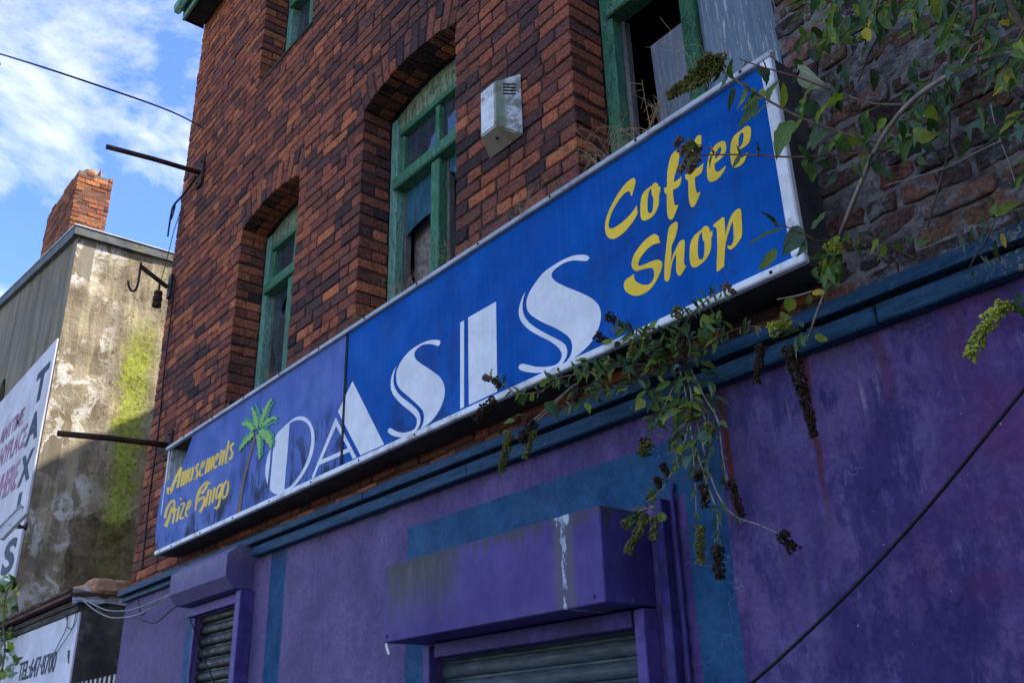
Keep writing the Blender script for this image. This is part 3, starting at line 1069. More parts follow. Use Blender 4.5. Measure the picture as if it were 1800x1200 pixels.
def main_bricks():
    specs = []
    H = COURSE - JOINT
    T = Matrix.Translation
    nc = int((EAVE + .3 - 2.72) / COURSE)
    z = 2.72
    for k in range(nc):
        zc = z + k * COURSE + H / 2
        blocks = []
        for wi, q in enumerate(WIN):
            hb = half_block(q, zc)
            if hb > 0:
                blocks.append((q['cx'] - hb, q['cx'] + hb, q, zc <= q['spring'] and zc > q['sill']))
        blocks.sort(key=lambda b: b[0])
        spans = []
        x = XL
        lc = None
        for b in blocks:
            spans.append((x, b[0], lc, b if b[3] else None))
            x = b[1]
            lc = b if b[3] else None
        spans.append((x, XR, lc, None))
        headers = k % 4 == 1
        for (a, b, lcorner, rcorner) in spans:
            if b - a < .03:
                continue
            seq = []
            end = b
            # corner brick at a window's left reveal: header and stretcher alternate
            if rcorner is not None:
                wc = .108 if k % 2 else .222
                dc = .215 if k % 2 else .102
                seq_end = (b - wc, b, dc)
                end = b - wc - JOINT
            else:
                seq_end = None
            x = a + (0 if k % 2 else 0)
            first = True
            while x < end - .02:
                if headers:
                    L = .108 if rnd.random() < .85 else .222
                else:
                    L = .222 if rnd.random() < .74 else .108
                if first and k % 2:
                    L = .108
                first = False
                L += rnd.uniform(-.012, .012)
                if end - (x + L) < .05:
                    L = end - x
                    if L > .27:
                        L = L / 2 - JOINT / 2
                seq.append((x, x + L, .06))
                x += L + JOINT + rnd.uniform(-.002, .003)
            if seq_end:
                seq.append(seq_end)
            for (u, v, d) in seq:
                if v - u < .025:
                    continue
                xm = (u + v) / 2
                dz = rnd.uniform(-.004, .004)
                m = T((xm, rnd.uniform(-.003, .003), zc + dz)) @ Matrix.Rotation(rnd.uniform(-.014, .014), 4, 'Y')
                specs.append((m, v - u, H + rnd.uniform(-.004, .004), d, brick_color(xm, zc)))
            if rcorner is not None and not k % 2:
                # second brick of the reveal, seen end on from the right
                m = T((b, .162, zc)) @ Matrix.Rotation(R(90), 4, 'Z')
                specs.append((m, .103, H, .05, brick_color(b, zc, .0)))
            if lcorner is not None:
                m = T((a, .11, zc)) @ Matrix.Rotation(R(-90), 4, 'Z')
                specs.append((m, .2, H, .05, brick_color(a, zc, .2)))
    # arches: two brick rings of voussoirs, two bricks deep
    for q in WIN:
        n = int(2 * q['th'] * q['R'] / .080)
        for i in range(n):
            t = -q['th'] + (i + .5) * 2 * q['th'] / n
            wv = 2 * q['th'] * q['R'] / n - .010
            rot_ = Matrix.Rotation(t, 4, 'Y')
            parts = [(RING - .006, q['R'] + RING / 2)] if i % 2 else [(RING / 2 - .011, q['R'] + RING * .25), (RING / 2 - .011, q['R'] + RING * .75)]
            for hl, rr in parts:
                p = Vector((q['cx'] + rr * math.sin(t), 0, q['zc'] + rr * math.cos(t)))
                specs.append((T(p) @ rot_, wv, hl, .104, brick_color(p.x, p.z, .05)))
            p = Vector((q['cx'] + (q['R'] + .055) * math.sin(t), .115, q['zc'] + (q['R'] + .055) * math.cos(t)))
            specs.append((T(p) @ rot_, wv, .105, .095, brick_color(p.x, p.z, .0 if rnd.random() < .6 else -.4)))
    # quoin bricks turning the left end
    for k in range(nc):
        zc = z + k * COURSE + H / 2
        yy = .105 if k % 2 else .055
        specs.append((T((XL, yy + .02, zc)) @ Matrix.Rotation(R(-90), 4, 'Z'), yy * 2 - .03, H, .05, brick_color(XL, zc)))
    emit_bricks(specs, brick_wall, 300, 'brick_o', 'brick_a')


main_bricks()


# sill of the upper windows: a thin course of tiles
for q in WIN[3:]:
    MB().bbox(q['x0'] - .03, q['x1'] + .03, -.012, .25, q['sill'] - .035, q['sill'] - .004, .006).build('window_sill', 'timber_dark', building)


def arch_poly(q, x0, x1, z0, inset, y, n=12):
    """polygon: straight bottom at z0, arched top"""
    pts = [Vector((x0, y, z0)), Vector((x1, y, z0))]
    for i in range(n + 1):
        x = x1 + (x0 - x1) * i / n
        pts.append(Vector((x, y, arch_z(q, x) - inset)))
    return pts


def window(q, kind):
    y0 = FD
    x0, x1, cx, tr, sp = q['x0'], q['x1'], q['cx'], q['tr'], q['spring']
    head = sp - .16
    # outer frame: jambs with a stop bead
    fr = MB().prism(arch_poly(q, x0 + .004, x1 - .004, head + .052, .004, y0 + .02), (0, .05, 0)).build('window', 'tympanum', building)
    for a, b in ((x0 + .004, x0 + .085), (x1 - .085, x1 - .004)):
        MB().bbox(a, b, y0, y0 + .11, q['sill'], sp - .012, .004).build('jamb', 'green_pale' if kind != 'open' else 'green', fr)
    fr['label'] = {'broken': 'green window with a jagged strip of glass left', 'cracked': 'green window with cracked dirty glass', 'open': 'green window with glass gone and boards inside', 'plain': 'green framed upper window'}[kind]
    MB().bbox(x0 + .0855, x0 + .125, y0 + .028, y0 + .10, tr + .05, head - .002, .004).build('stop_bead', 'green', fr)
    # arched timber panel over the head
    MB().bbox(x0 + .0862, x1 - .0862, y0 + .008, y0 + .10, head, head + .05, .006, .001).build('head_rail', 'green', fr)
    MB().bbox(x0 + .06, x1 - .06, y0 - .022, y0 + .09, tr - .045, tr + .045, .008, .001).build('transom', 'green', fr)
    # meeting mullion: slender above, stout below
    MB().bbox(cx - .022, cx + .022, y0 + .02, y0 + .08, tr + .047, head - .002, .004).build('glazing_bar', 'green', fr)
    lm = MB().bbox(cx - .045, cx + .045, y0 + .002, y0 + .085, q['sill'], tr - .047, .006)
    lm.build('mullion', 'green' if kind != 'open' else 'green_dark', fr)
    for xx in (x0 + .087, cx + .047):
        MB().bbox(xx, xx + .026, y0 + .06, y0 + .105, q['sill'], tr - .05, .003).build('bare_bead', 'bare_wood', fr)
    # upper panes
    gy = y0 + .055
    for a, b in ((x0 + .086, cx - .023), (cx + .023, x1 - .086)):
        MB().box(a, b, gy, gy + .004, tr + .048, head - .003).build('pane', 'glass', fr)
    gy = y0 + .065
    la, lb = x0 + .086, cx - .046
    ra, rb = cx + .046, x1 - .086
    top = tr - .048
    if kind == 'broken':
        # a strip of glass is left hanging under the transom, its lower edge a shallow curve
        pts = [Vector((la, gy, top)), Vector((lb, gy, top))]
        for i in range(9):
            t = i / 8
            pts.append(Vector((lb + (la - lb) * t, gy, top - .30 + .06 * math.sin(t * 2.2) - .10 * t)))
        MB().prism(pts, (0, .004, 0)).build('broken_pane', 'glass_blue', fr)
        pts = [Vector((ra, gy, top)), Vector((rb, gy, top)), Vector((rb, gy, top - .42)), Vector((ra + .22, gy, top - .33)), Vector((ra + .12, gy, top - .16)), Vector((ra + .03, gy, top - .10))]
        MB().prism(pts, (0, .004, 0)).build('broken_pane', 'glass_blue', fr)
        m = Matrix.Translation((V(731, 420, y0 + .15).x, y0 + .15, 4.25)) @ Matrix.Rotation(R(-2.5), 4, 'Y')
        MB().box(0, .50, 0, .012, -.60, .72, m).build('chipboard', 'board_speck', fr)
        MB().box(cx + .06, rb + .08, y0 + .17, y0 + .182, 3.7, 4.72).build('chipboard', 'board_grey', fr)
    elif kind == 'cracked':
        outer = [(la, top), (lb, top), (lb, q['sill']), (la + .16, q['sill']), (la + .14, 4.1), (la + .10, 4.25), (la + .12, 4.42), (la + .05, 4.55), (la + .06, 4.66), (la, 4.74)]
        hole = [(la + .17, 4.83), (la + .20, 4.90), (la + .24, 4.92), (la + .23, 4.84), (la + .19, 4.76)]
        MB().prism([Vector((a, gy, b)) for a, b in outer], (0, .004, 0), [[Vector((a, gy, b)) for a, b in hole]]).build('broken_pane', 'glass', fr)
        MB().box(ra, rb, gy, gy + .004, q['sill'], top).build('pane', 'glass', fr)
        MB().box(la + .12, lb - .06, y0 + .16, y0 + .172, 3.7, 4.42).build('rusty_sheet', 'terracotta', fr)
    elif kind == 'open':
        m = Matrix.Translation((-2.20, y0 + .13, 4.22)) @ Matrix.Rotation(R(-1.5), 4, 'Y')
        MB().box(-.175, .30, 0, .014, -.55, .585, m).build('loose_board', 'board_grey', fr)
        MB().box(ra - .002, x1 - .006, y0 + .035, y0 + .05, q['sill'], tr - .0465).build('boarding', 'board_blue', fr)
        MB().box(ra - .002, x1 - .006, y0 + .031, y0 + .0345, q['sill'], tr - .0475).build('boarding_face', 'board_blue', fr)
    else:
        for a, b in ((la, lb), (ra, rb)):
            MB().box(a, b, gy, gy + .004, q['sill'] + .01, top).build('pane', 'glass', fr)
    # the room behind, its unlit look put into near-black walls
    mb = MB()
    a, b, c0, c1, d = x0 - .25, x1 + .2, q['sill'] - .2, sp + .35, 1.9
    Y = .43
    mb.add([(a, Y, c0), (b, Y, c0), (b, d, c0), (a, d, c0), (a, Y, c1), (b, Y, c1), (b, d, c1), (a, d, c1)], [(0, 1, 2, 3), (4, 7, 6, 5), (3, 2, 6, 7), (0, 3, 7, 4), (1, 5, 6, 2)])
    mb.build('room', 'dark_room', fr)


for q, k in zip(WIN, ('cracked', 'broken', 'open', 'plain', 'plain')):
    window(q, k)


# ground floor: rendered and painted wall with two shutter openings
def ground_wall():
    mb = MB()
    S1, S2 = (-6.60, -5.78), (-3.70, -2.385)
    zt = 2.83
    mb.box(XL, S1[0], -.012, .5, 0.0, zt)
    mb.box(S1[0], S1[1], -.012, .5, 2.50, zt)
    mb.box(S1[1], S2[0], -.012, .5, 0.0, zt)
    mb.box(S2[0], S2[1], -.012, .5, 2.02, zt)
    mb.box(S2[1], 14, -.012, .5, 0.0, zt)
    # drop the internal joints between the blocks
    return mb.build('painted_wall', 'purple_wall', building)


ground_wall()


def shell():
    """ends, back and roof that close the building and throw its shade"""
    mb = MB()
    zt = EAVE + .12
    gab = [Vector((XL + .0, .31, 0)), Vector((XL, 12.6, 0)), Vector((XL, 12.6, zt)), Vector((XL, 6.3, zt + 5.0)), Vector((XL, .31, zt + .3))]
    mb.prism(gab, (.2, 0, 0))
    mb.box(XL, 14, 12.6, 12.8, 0, zt)
    mb.box(13.8, 14, .5, 12.6, 0, zt + 3)
    mb.build('end_wall', 'wall_plain', building)
    ro = MB()
    e = -.30
    ro.prism([Vector((XL - .10, e, zt + .06)), Vector((XL - .10, 6.3, zt + .06 + .8 * 6.6)), Vector((XL - .10, 12.9, zt + .0)), Vector((XL - .10, 12.9, zt - .08)), Vector((XL - .10, 6.3, zt - .04 + .8 * 6.6)), Vector((XL - .10, e, zt - .02))], (22.3, 0, 0))
    ro.build('roof', 'slate', building)
    # unseen block, added to cut the light arriving from the right
    wg = MB()
    wg.box(7.5, 14, -7.5, -.095, 0, 9.3)
    wg.build('unseen_shade_block', 'wall_plain', building)
    for k in range(3):  # windows dressing the added block
        for zz in (3.6, 6.6):
            MB().bbox(7.44, 7.499, -5.6 + k * 1.9, -4.6 + k * 1.9, zz, zz + 1.6, .01).build('shade_block_window', 'glass_blue', building)
    # boxed eaves with green fascia and gutter
    MB().box(XL + .0, 14, -.205, -.012, EAVE, EAVE + .02).build('soffit', 'soffit', building)
    MB().bbox(XL - .012, 14, -.235, -.208, EAVE - .03, EAVE + .16, .004).build('fascia_board', 'green_pale', building)
    MB().box(XL - .010, XL - .002, -.205, -.0, EAVE - .02, EAVE + .16).build('eaves_end', 'soffit', building)
    g = MB()
    prof = [(-.245, EAVE + .13), (-.25, EAVE + .07), (-.285, EAVE + .035), (-.325, EAVE + .06), (-.335, EAVE + .13), (-.328, EAVE + .13), (-.318, EAVE + .068), (-.285, EAVE + .045), (-.257, EAVE + .075), (-.252, EAVE + .13)]
    g.prism([Vector((XL - .03, a, b)) for a, b in prof], (22.1, 0, 0))
    g.build('gutter', 'green_pale', building)


shell()

# cornice: two blue boards, the upper one broken into lengths
for (a, b) in ((XL - .02, -6.72), (-6.715, -4.3), (-4.295, -2.21), (-2.14, -.2), (-.195, 6)):
    MB().bbox(a, b, -.085, -.014, 2.842, 2.888, .004, .0012).build('cornice_board', 'cornice', building)
for (a, b) in ((-5.68, -3.4), (-3.396, -1.3), (-1.296, 6)):
    MB().bbox(a, b, -.065, -.0145, 2.765, 2.826, .005, .0015).build('cornice_board', 'cornice', building)
MB().bbox(XL - .02, -6.72, -.05, -.0145, 2.795, 2.826, .004).build('cornice_board', 'cornice', building)
MB().box(-8.15, 6, -.04, -.0135, 2.8265, 2.8415).build('cornice_gap_fill', 'gap', building)  # near-black strip puts the gap's shade into colour


# ------------------------------------------------------------------ the rough wall on the right
old_wall = empty('old_brick_wall', 'rough weathered brick wall smeared with mortar right of the blue sign', 'wall')


def old_wall_build():
    nx, nz = 150, 140
    x0, x1, z0, z1 = XR + .002, .75, 2.72, 4.75
    vs, fs = [], []
    rg = random.Random(5)

    def nz_(x, z):
        s = 0
        for k, (f, a) in enumerate(((9, .0055), (23, .006), (51, .005))):
            s += a * math.sin(f * x + 1.7 * k + 2.1 * math.sin(f * .7 * z)) * math.cos(f * 1.1 * z + k + 1.3 * math.sin(f * .6 * x))
        return s
    for j in range(nz + 1):
        for i in range(nx + 1):
            x = x0 + (x1 - x0) * i / nx
            z = z0 + (z1 - z0) * j / nz
            vs.append((x, .005 - nz_(x, z) + rg.uniform(-.0025, .0025), z))
    for j in range(nz):
        for i in range(nx):
            a = j * (nx + 1) + i
            fs.append((a, a + 1, a + nx + 2, a + nx + 1))
    b = MB()
    b.add(vs, fs)
    base = b.build('mortar_bed', 'old_mortar', old_wall)
    MB().box(XR + .002, 14, .03, .3, 2.72, EAVE + .2).build('wall_core', 'wall_plain', old_wall)
    PALO = [(.24, .105, .075), (.18, .095, .072), (.145, .090, .076), (.12, .088, .082), (.085, .062, .060), (.21, .13, .085), (.27, .14, .10)]
    specs = []
    H = .068
    k = 0
    z = 2.90
    while z < 4.62:
        x = XR + (.0 if k % 2 else -.11) + rnd.uniform(-.03, .03)
        while x < .62:
            L = (.225 if rnd.random() < .7 else .11) + rnd.uniform(-.015, .015)
            u = max(x, XR + .004)
            if x + L - u > .04 and rnd.random() < .95:
                c = rnd.choice(PALO)
                f = rnd.uniform(.8, 1.25)
                h_ = H + rnd.uniform(-.010, .004)
                m = Matrix.Translation(((u + x + L) / 2, rnd.uniform(-.007, .006), z + H / 2 + rnd.uniform(-.006, .006))) @ Matrix.Rotation(rnd.uniform(-.04, .04), 4, 'Y')
                specs.append((m, x + L - u, h_, .06, tuple(min(1, q * f) for q in c)))
            x += L + .011 + rnd.uniform(-.004, .006)
        z += .0805
        k += 1
    emit_bricks(specs, old_wall, 290, 'brick_w', 'brick_wa', .0060)


old_wall_build()

# ------------------------------------------------------------------ the long shop sign
SY = -.18
sign = empty('shop_sign', 'long blue box sign with white and yellow lettering above the purple shopfront', 'sign')
SX0, SX1, SZ0, SZ1 = -7.10, -1.423, 2.988, 3.826
SEAM = V(605, 720, SY).x


def SP(px, py, lift=0.0):
    p = V(px, py, SY)
    return Vector((p.x, SY - lift, p.z))


def sign_build():
    # tray: bottom, right return, left return, back of the tray is the wall
    MB().box(SX0 + .01, SX1 - .01, SY + .012, -.012, SZ0 + .004, SZ0 + .016).build('bottom_tray', 'sign_tray', sign)
    MB().box(SX1 - .022, SX1 - .010, SY + .012, -.012, SZ0 + .018, SZ1 - .012).build('side_return', 'sign_tray', sign)
    MB().box(SX0 + .012, SX1 - .012, SY + .012, -.012, SZ1 - .010, SZ1 - .004).build('top_tray', 'sign_tray', sign)
    mb = MB()
    x = SX0 + .012
    for i in range(9):                                   # ribbed white inner return at the torn end
        y = SY + .012 + i * .018
        mb.box(x, x + (.010 if i % 2 else .016), y, y + .0178, SZ0 + .018, SZ1 - .012)
    mb.build('side_return', 'sign_inner', sign)
    MB().box(SX0 + .03, -5.9, -.03, -.0125, SZ0 + .018, SZ1 - .012).build('back_sheet', 'sign_inner', sign)
    MB().tube([(SX0 + .45, SY + .03, SZ1 - .03), (SX0 + .42, -.03, SZ1 - .22)], .012, n=5).build('brace', 'sign_rail', sign)
    # frame rails
    MB().bbox(SX0 - .02, SX1 + .001, SY - .020, SY + .011, SZ1 - .022, SZ1 + .004, .004).build('top_rail', 'sign_rail', sign)
    MB().bbox(SX0 - .02, SX1 + .001, SY - .006, SY + .02, SZ1 + .0045, SZ1 + .014, .003).build('top_lip', 'sign_frame', sign)
    MB().bbox(SX0 + .01, SX1 + .001, SY - .020, SY + .011, SZ0 + .002, SZ0 + .034, .005).build('bottom_rail', 'sign_frame', sign)
    MB().bbox(SX1 - .048, SX1 + .0, SY - .019, SY + .011, SZ0 + .0365, SZ1 - .0225, .005).build('right_rail', 'sign_frame', sign)
    MB().bbox(SX0 - .006, SX0 + .010, SY - .002, SY + .011, SZ0 + .3, SZ1 - .0225, .003).build('left_rail', 'sign_frame', sign)
    for k in range(11):
        x = SX0 + .35 + k * .52
        for zz in (SZ0 + .015, SZ1 - .009):
            MB().lathe([(.0065, 0), (.0065, -.003), (.003, -.005)], (x, SY - .0202, zz), 'y', 8).build('screw', 'rusty', sign)
    # panels; the left one is torn away at its top corner and bows out past the frame
    zt, zb = SZ1 - .024, SZ0 + .038
    tear = [(336, 775), (332, 785), (327, 801), (320, 818), (310, 831), (300, 841), (292, 849), (285, 853)]
    left = [SP(*p) for p in catmull(tear, 4, False)]
    left += [SP(p, q) for p, q in ((281, 875), (277, 905), (273, 935), (273, 950))]
    poly = [Vector((SEAM - .010, SY, zb)), Vector((SEAM - .010, SY, zt)), Vector((left[0].x + .02, SY, zt))] + [p for p in left[1:]] + [Vector((SX0 + .012, SY, zb))]
    MB().prism(poly, (0, .006, 0)).build('panel', 'sign_left', sign)['label'] = 'paler violet blue panel torn at its upper corner'
    MB().box(SEAM + .010, SX1 - .0485, SY, SY + .006, zb, zt).build('panel', 'sign_right', sign)['label'] = 'bright blue panel'
    MB().box(SEAM - .011, SEAM + .011, SY - .0045, SY + .006, zb, zt).build('dark_seam_strip', 'gap', sign)  # black strip painting in the dark of the open seam


sign_build()


def glyph(name, off, sc, outer, mat, holes=(), smooth=True, lift=.0015, sub=5):
    f = lambda p: SP(off[0] + p[0] / sc, off[1] + p[1] / sc, lift)
    o = catmull(outer, sub) if smooth else outer
    hs = [[f(p) for p in (catmull(h, sub) if smooth else h)] for h in holes]
    return MB().prism([f(p) for p in o], (0, .0012, 0), hs).build(name, mat, sign)


C3 = ((450, 640), 5.0)
C4 = ((670, 580), 6.0)
C5 = ((790, 430), 4.138)
C6 = ((1050, 280), 7.5)
C7 = ((1160, 200), 6.0)
C8 = ((1080, 350), 6.316)
# O
glyph('letter', *C3, [(160, 690), (160, 690), (178, 625), (230, 565), (290, 510), (340, 472), (395, 457), (450, 475), (490, 530), (512, 600), (515, 680), (500, 780), (465, 880), (410, 980), (350, 1060), (290, 1115), (230, 1140), (175, 1140), (140, 1120), (122, 1095), (122, 1095), (135, 950), (150, 770)], 'vinyl_worn',
      [[(297, 520), (297, 520), (340, 495), (390, 490), (440, 510), (475, 560), (488, 640), (480, 730), (455, 830), (410, 930), (350, 1020), (300, 1075), (250, 1102), (250, 1102), (262, 950), (280, 750)]])
glyph('letter_sliver', *C3, [(130, 740), (130, 740), (100, 820), (85, 910), (88, 990), (103, 1058), (103, 1058), (110, 980), (125, 850)], 'vinyl_white')
# A
glyph('letter', *C3, [(850, 150), (1127, 705), (920, 800), (722, 415)], 'vinyl_white', smooth=False)
glyph('letter_sliver', *C3, [(703, 467), (885, 818), (852, 832), (824, 768), (556, 885), (512, 995), (503, 1002), (495, 996), (495, 982)], 'vinyl_white', [[(706, 542), (808, 737), (578, 838)]], smooth=False)
# S
glyph('letter', *C4, [(625, 118), (600, 104), (540, 104), (470, 122), (390, 160), (310, 215), (240, 290), (190, 370), (165, 440), (162, 510), (172, 570), (205, 625), (260, 675), (330, 735), (400, 800), (440, 850), (455, 900), (450, 960), (430, 1015), (413, 1042), (413, 1042), (470, 1010), (540, 950), (600, 870), (645, 780), (670, 690), (672, 620), (655, 550), (615, 490), (550, 440), (480, 390), (410, 345), (370, 310), (352, 265), (360, 225), (390, 190), (430, 160), (480, 148), (540, 150), (600, 167), (622, 150)], 'vinyl_white')
glyph('letter_sliver', *C4, [(162, 378), (162, 378), (130, 440), (108, 510), (103, 580), (115, 650), (150, 710), (210, 775), (270, 825), (330, 875), (370, 920), (380, 960), (372, 1010), (350, 1045), (310, 1065), (250, 1080), (190, 1075), (130, 1050), (100, 1032), (78, 1045), (73, 1070), (95, 1095), (150, 1120), (220, 1130), (290, 1120), (350, 1080), (395, 1030), (415, 970), (415, 915), (395, 860), (350, 810), (290, 760), (220, 705), (170, 650), (140, 590), (132, 530), (138, 460)], 'vinyl_white')
# I
glyph('letter_sliver', *C5, [(80, 568), (108, 550), (108, 1180), (80, 1195)], 'vinyl_white', smooth=False)
glyph('letter', *C5, [(138, 530), (340, 415), (350, 1068), (143, 1165)], 'vinyl_white', smooth=False)
# S
glyph('letter', *C5, [(1018, 95), (1000, 78), (960, 74), (900, 82), (830, 110), (760, 150), (690, 200), (640, 260), (590, 335), (565, 400), (563, 450), (580, 495), (620, 530), (690, 570), (760, 600), (830, 640), (880, 685), (895, 740), (885, 800), (860, 840), (843, 864), (843, 864), (900, 830), (970, 775), (1040, 700), (1085, 610), (1103, 530), (1095, 460), (1060, 410), (1000, 370), (920, 335), (830, 298), (770, 265), (745, 230), (755, 195), (800, 155), (850, 128), (910, 115), (990, 120), (1012, 110)], 'vinyl_white')
glyph('letter_sliver', *C5, [(553, 342), (553, 342), (525, 400), (507, 470), (512, 530), (540, 580), (590, 625), (660, 665), (730, 700), (790, 745), (818, 790), (812, 835), (780, 870), (720, 887), (640, 888), (570, 873), (530, 866), (508, 880), (510, 905), (550, 922), (630, 932), (710, 925), (770, 905), (818, 868), (850, 820), (858, 770), (840, 725), (790, 690), (720, 655), (640, 610), (580, 565), (545, 515), (533, 460), (538, 400)], 'vinyl_white')
# Coffee
glyph('letter', *C6, [(508, 290), (500, 262), (475, 250), (440, 270), (380, 320), (300, 420), (220, 550), (160, 670), (120, 780), (105, 880), (110, 960), (140, 1025), (195, 1052), (260, 1035), (350, 970), (430, 880), (490, 800), (530, 720), (530, 680), (522, 608), (522, 608), (470, 690), (400, 770), (320, 840), (240, 895), (190, 915), (160, 905), (150, 870), (165, 790), (200, 690), (250, 600), (310, 510), (370, 445), (415, 425), (438, 440), (442, 480), (442, 480), (462, 482), (462, 482), (480, 410), (500, 340)], 'vinyl_yellow')
glyph('letter', *C6, [(765, 310), (800, 325), (810, 365), (810, 365), (835, 360), (835, 360), (832, 420), (818, 470), (815, 560), (800, 640), (760, 720), (700, 780), (625, 810), (590, 795), (572, 740), (570, 640), (578, 540), (600, 460), (650, 400), (715, 355), (740, 325)], 'vinyl_yellow',
      [[(710, 390), (685, 430), (668, 520), (665, 620), (670, 690), (695, 715), (720, 700), (738, 640), (742, 515), (725, 480), (718, 430)]])
glyph('letter', *C7, [(212, 395), (205, 375), (170, 390), (130, 430), (105, 490), (85, 590), (78, 690), (76, 768), (45, 785), (45, 785), (55, 840), (75, 850), (75, 950), (80, 1050), (95, 1105), (120, 1118), (145, 1100), (170, 1040), (200, 958), (200, 958), (165, 965), (150, 925), (142, 850), (140, 805), (140, 805), (210, 760), (233, 660), (233, 660), (190, 700), (145, 725), (145, 725), (160, 650), (190, 560), (205, 480)], 'vinyl_yellow')
glyph('letter', *C7, [(440, 250), (432, 228), (400, 235), (370, 280), (345, 350), (320, 470), (305, 570), (302, 625), (268, 645), (268, 645), (275, 690), (300, 712), (302, 800), (308, 900), (325, 970), (345, 988), (372, 970), (400, 910), (432, 825), (432, 825), (395, 835), (380, 790), (372, 720), (372, 670), (372, 670), (440, 625), (462, 520), (462, 520), (420, 560), (372, 590), (372, 590), (390, 510), (420, 400), (438, 310)], 'vinyl_yellow')
glyph('letter', *C7, [(660, 290), (690, 300), (702, 340), (695, 400), (660, 460), (610, 505), (582, 530), (580, 580), (600, 612), (640, 600), (695, 545), (695, 545), (690, 580), (650, 650), (600, 700), (545, 720), (515, 705), (500, 650), (500, 560), (515, 470), (550, 380), (600, 320)], 'vinyl_yellow', [[(640, 350), (600, 400), (585, 480), (625, 440), (650, 390)]])
glyph('letter', *C7, [(930, 130), (958, 150), (963, 200), (955, 270), (930, 320), (880, 360), (835, 385), (830, 430), (845, 462), (880, 460), (925, 405), (925, 405), (915, 450), (890, 510), (845, 552), (795, 570), (765, 550), (750, 490), (745, 400), (755, 300), (790, 230), (860, 175), (900, 140)], 'vinyl_yellow', [[(870, 200), (840, 235), (832, 300), (834, 365), (870, 320), (885, 260), (884, 215)]])
# Shop
glyph('letter', *C8, [(500, 450), (490, 410), (455, 390), (420, 400), (350, 450), (280, 530), (220, 620), (195, 700), (200, 760), (240, 798), (300, 785), (380, 765), (425, 770), (443, 810), (440, 870), (410, 930), (360, 953), (300, 945), (250, 920), (222, 880), (222, 832), (222, 832), (180, 860), (125, 900), (108, 950), (120, 1010), (170, 1055), (245, 1074), (320, 1055), (400, 1000), (460, 920), (510, 820), (533, 740), (525, 695), (490, 675), (430, 685), (350, 720), (290, 742), (268, 735), (268, 710), (300, 640), (360, 565), (420, 515), (470, 495), (512, 485), (512, 485)], 'vinyl_yellow')
glyph('letter', *C8, [(700, 258), (680, 255), (640, 280), (605, 330), (590, 430), (575, 570), (562, 700), (557, 870), (575, 912), (605, 905), (622, 850), (632, 780), (650, 690), (692, 600), (692, 600), (688, 720), (690, 800), (715, 850), (745, 840), (775, 790), (803, 740), (803, 740), (785, 735), (775, 690), (782, 560), (782, 470), (765, 452), (725, 475), (690, 540), (650, 630), (627, 725), (627, 725), (635, 600), (640, 520), (680, 420), (705, 310)], 'vinyl_yellow')
glyph('letter', *C8, [(1020, 298), (1050, 315), (1065, 370), (1065, 370), (1090, 348), (1090, 348), (1090, 400), (1078, 440), (1075, 540), (1050, 620), (1000, 690), (940, 740), (890, 760), (855, 740), (840, 680), (838, 590), (848, 490), (880, 420), (930, 370), (975, 335), (995, 308)], 'vinyl_yellow', [[(970, 370), (945, 410), (930, 500), (930, 600), (940, 660), (965, 672), (990, 655), (1002, 590), (1003, 480), (988, 460), (978, 400)]])
glyph('letter', *C8, [(1225, 220), (1210, 203), (1170, 230), (1105, 285), (1105, 308), (1135, 325), (1142, 400), (1145, 550), (1140, 700), (1138, 800), (1138, 800), (1160, 800), (1222, 745), (1222, 745), (1225, 650), (1232, 540), (1245, 460), (1280, 340), (1315, 240), (1315, 240), (1325, 330), (1325, 450), (1300, 515), (1262, 515), (1260, 540), (1290, 562), (1340, 530), (1390, 460), (1418, 400), (1418, 280), (1408, 130), (1385, 108), (1345, 130), (1300, 190), (1265, 280), (1236, 400), (1236, 400), (1230, 300)], 'vinyl_yellow')
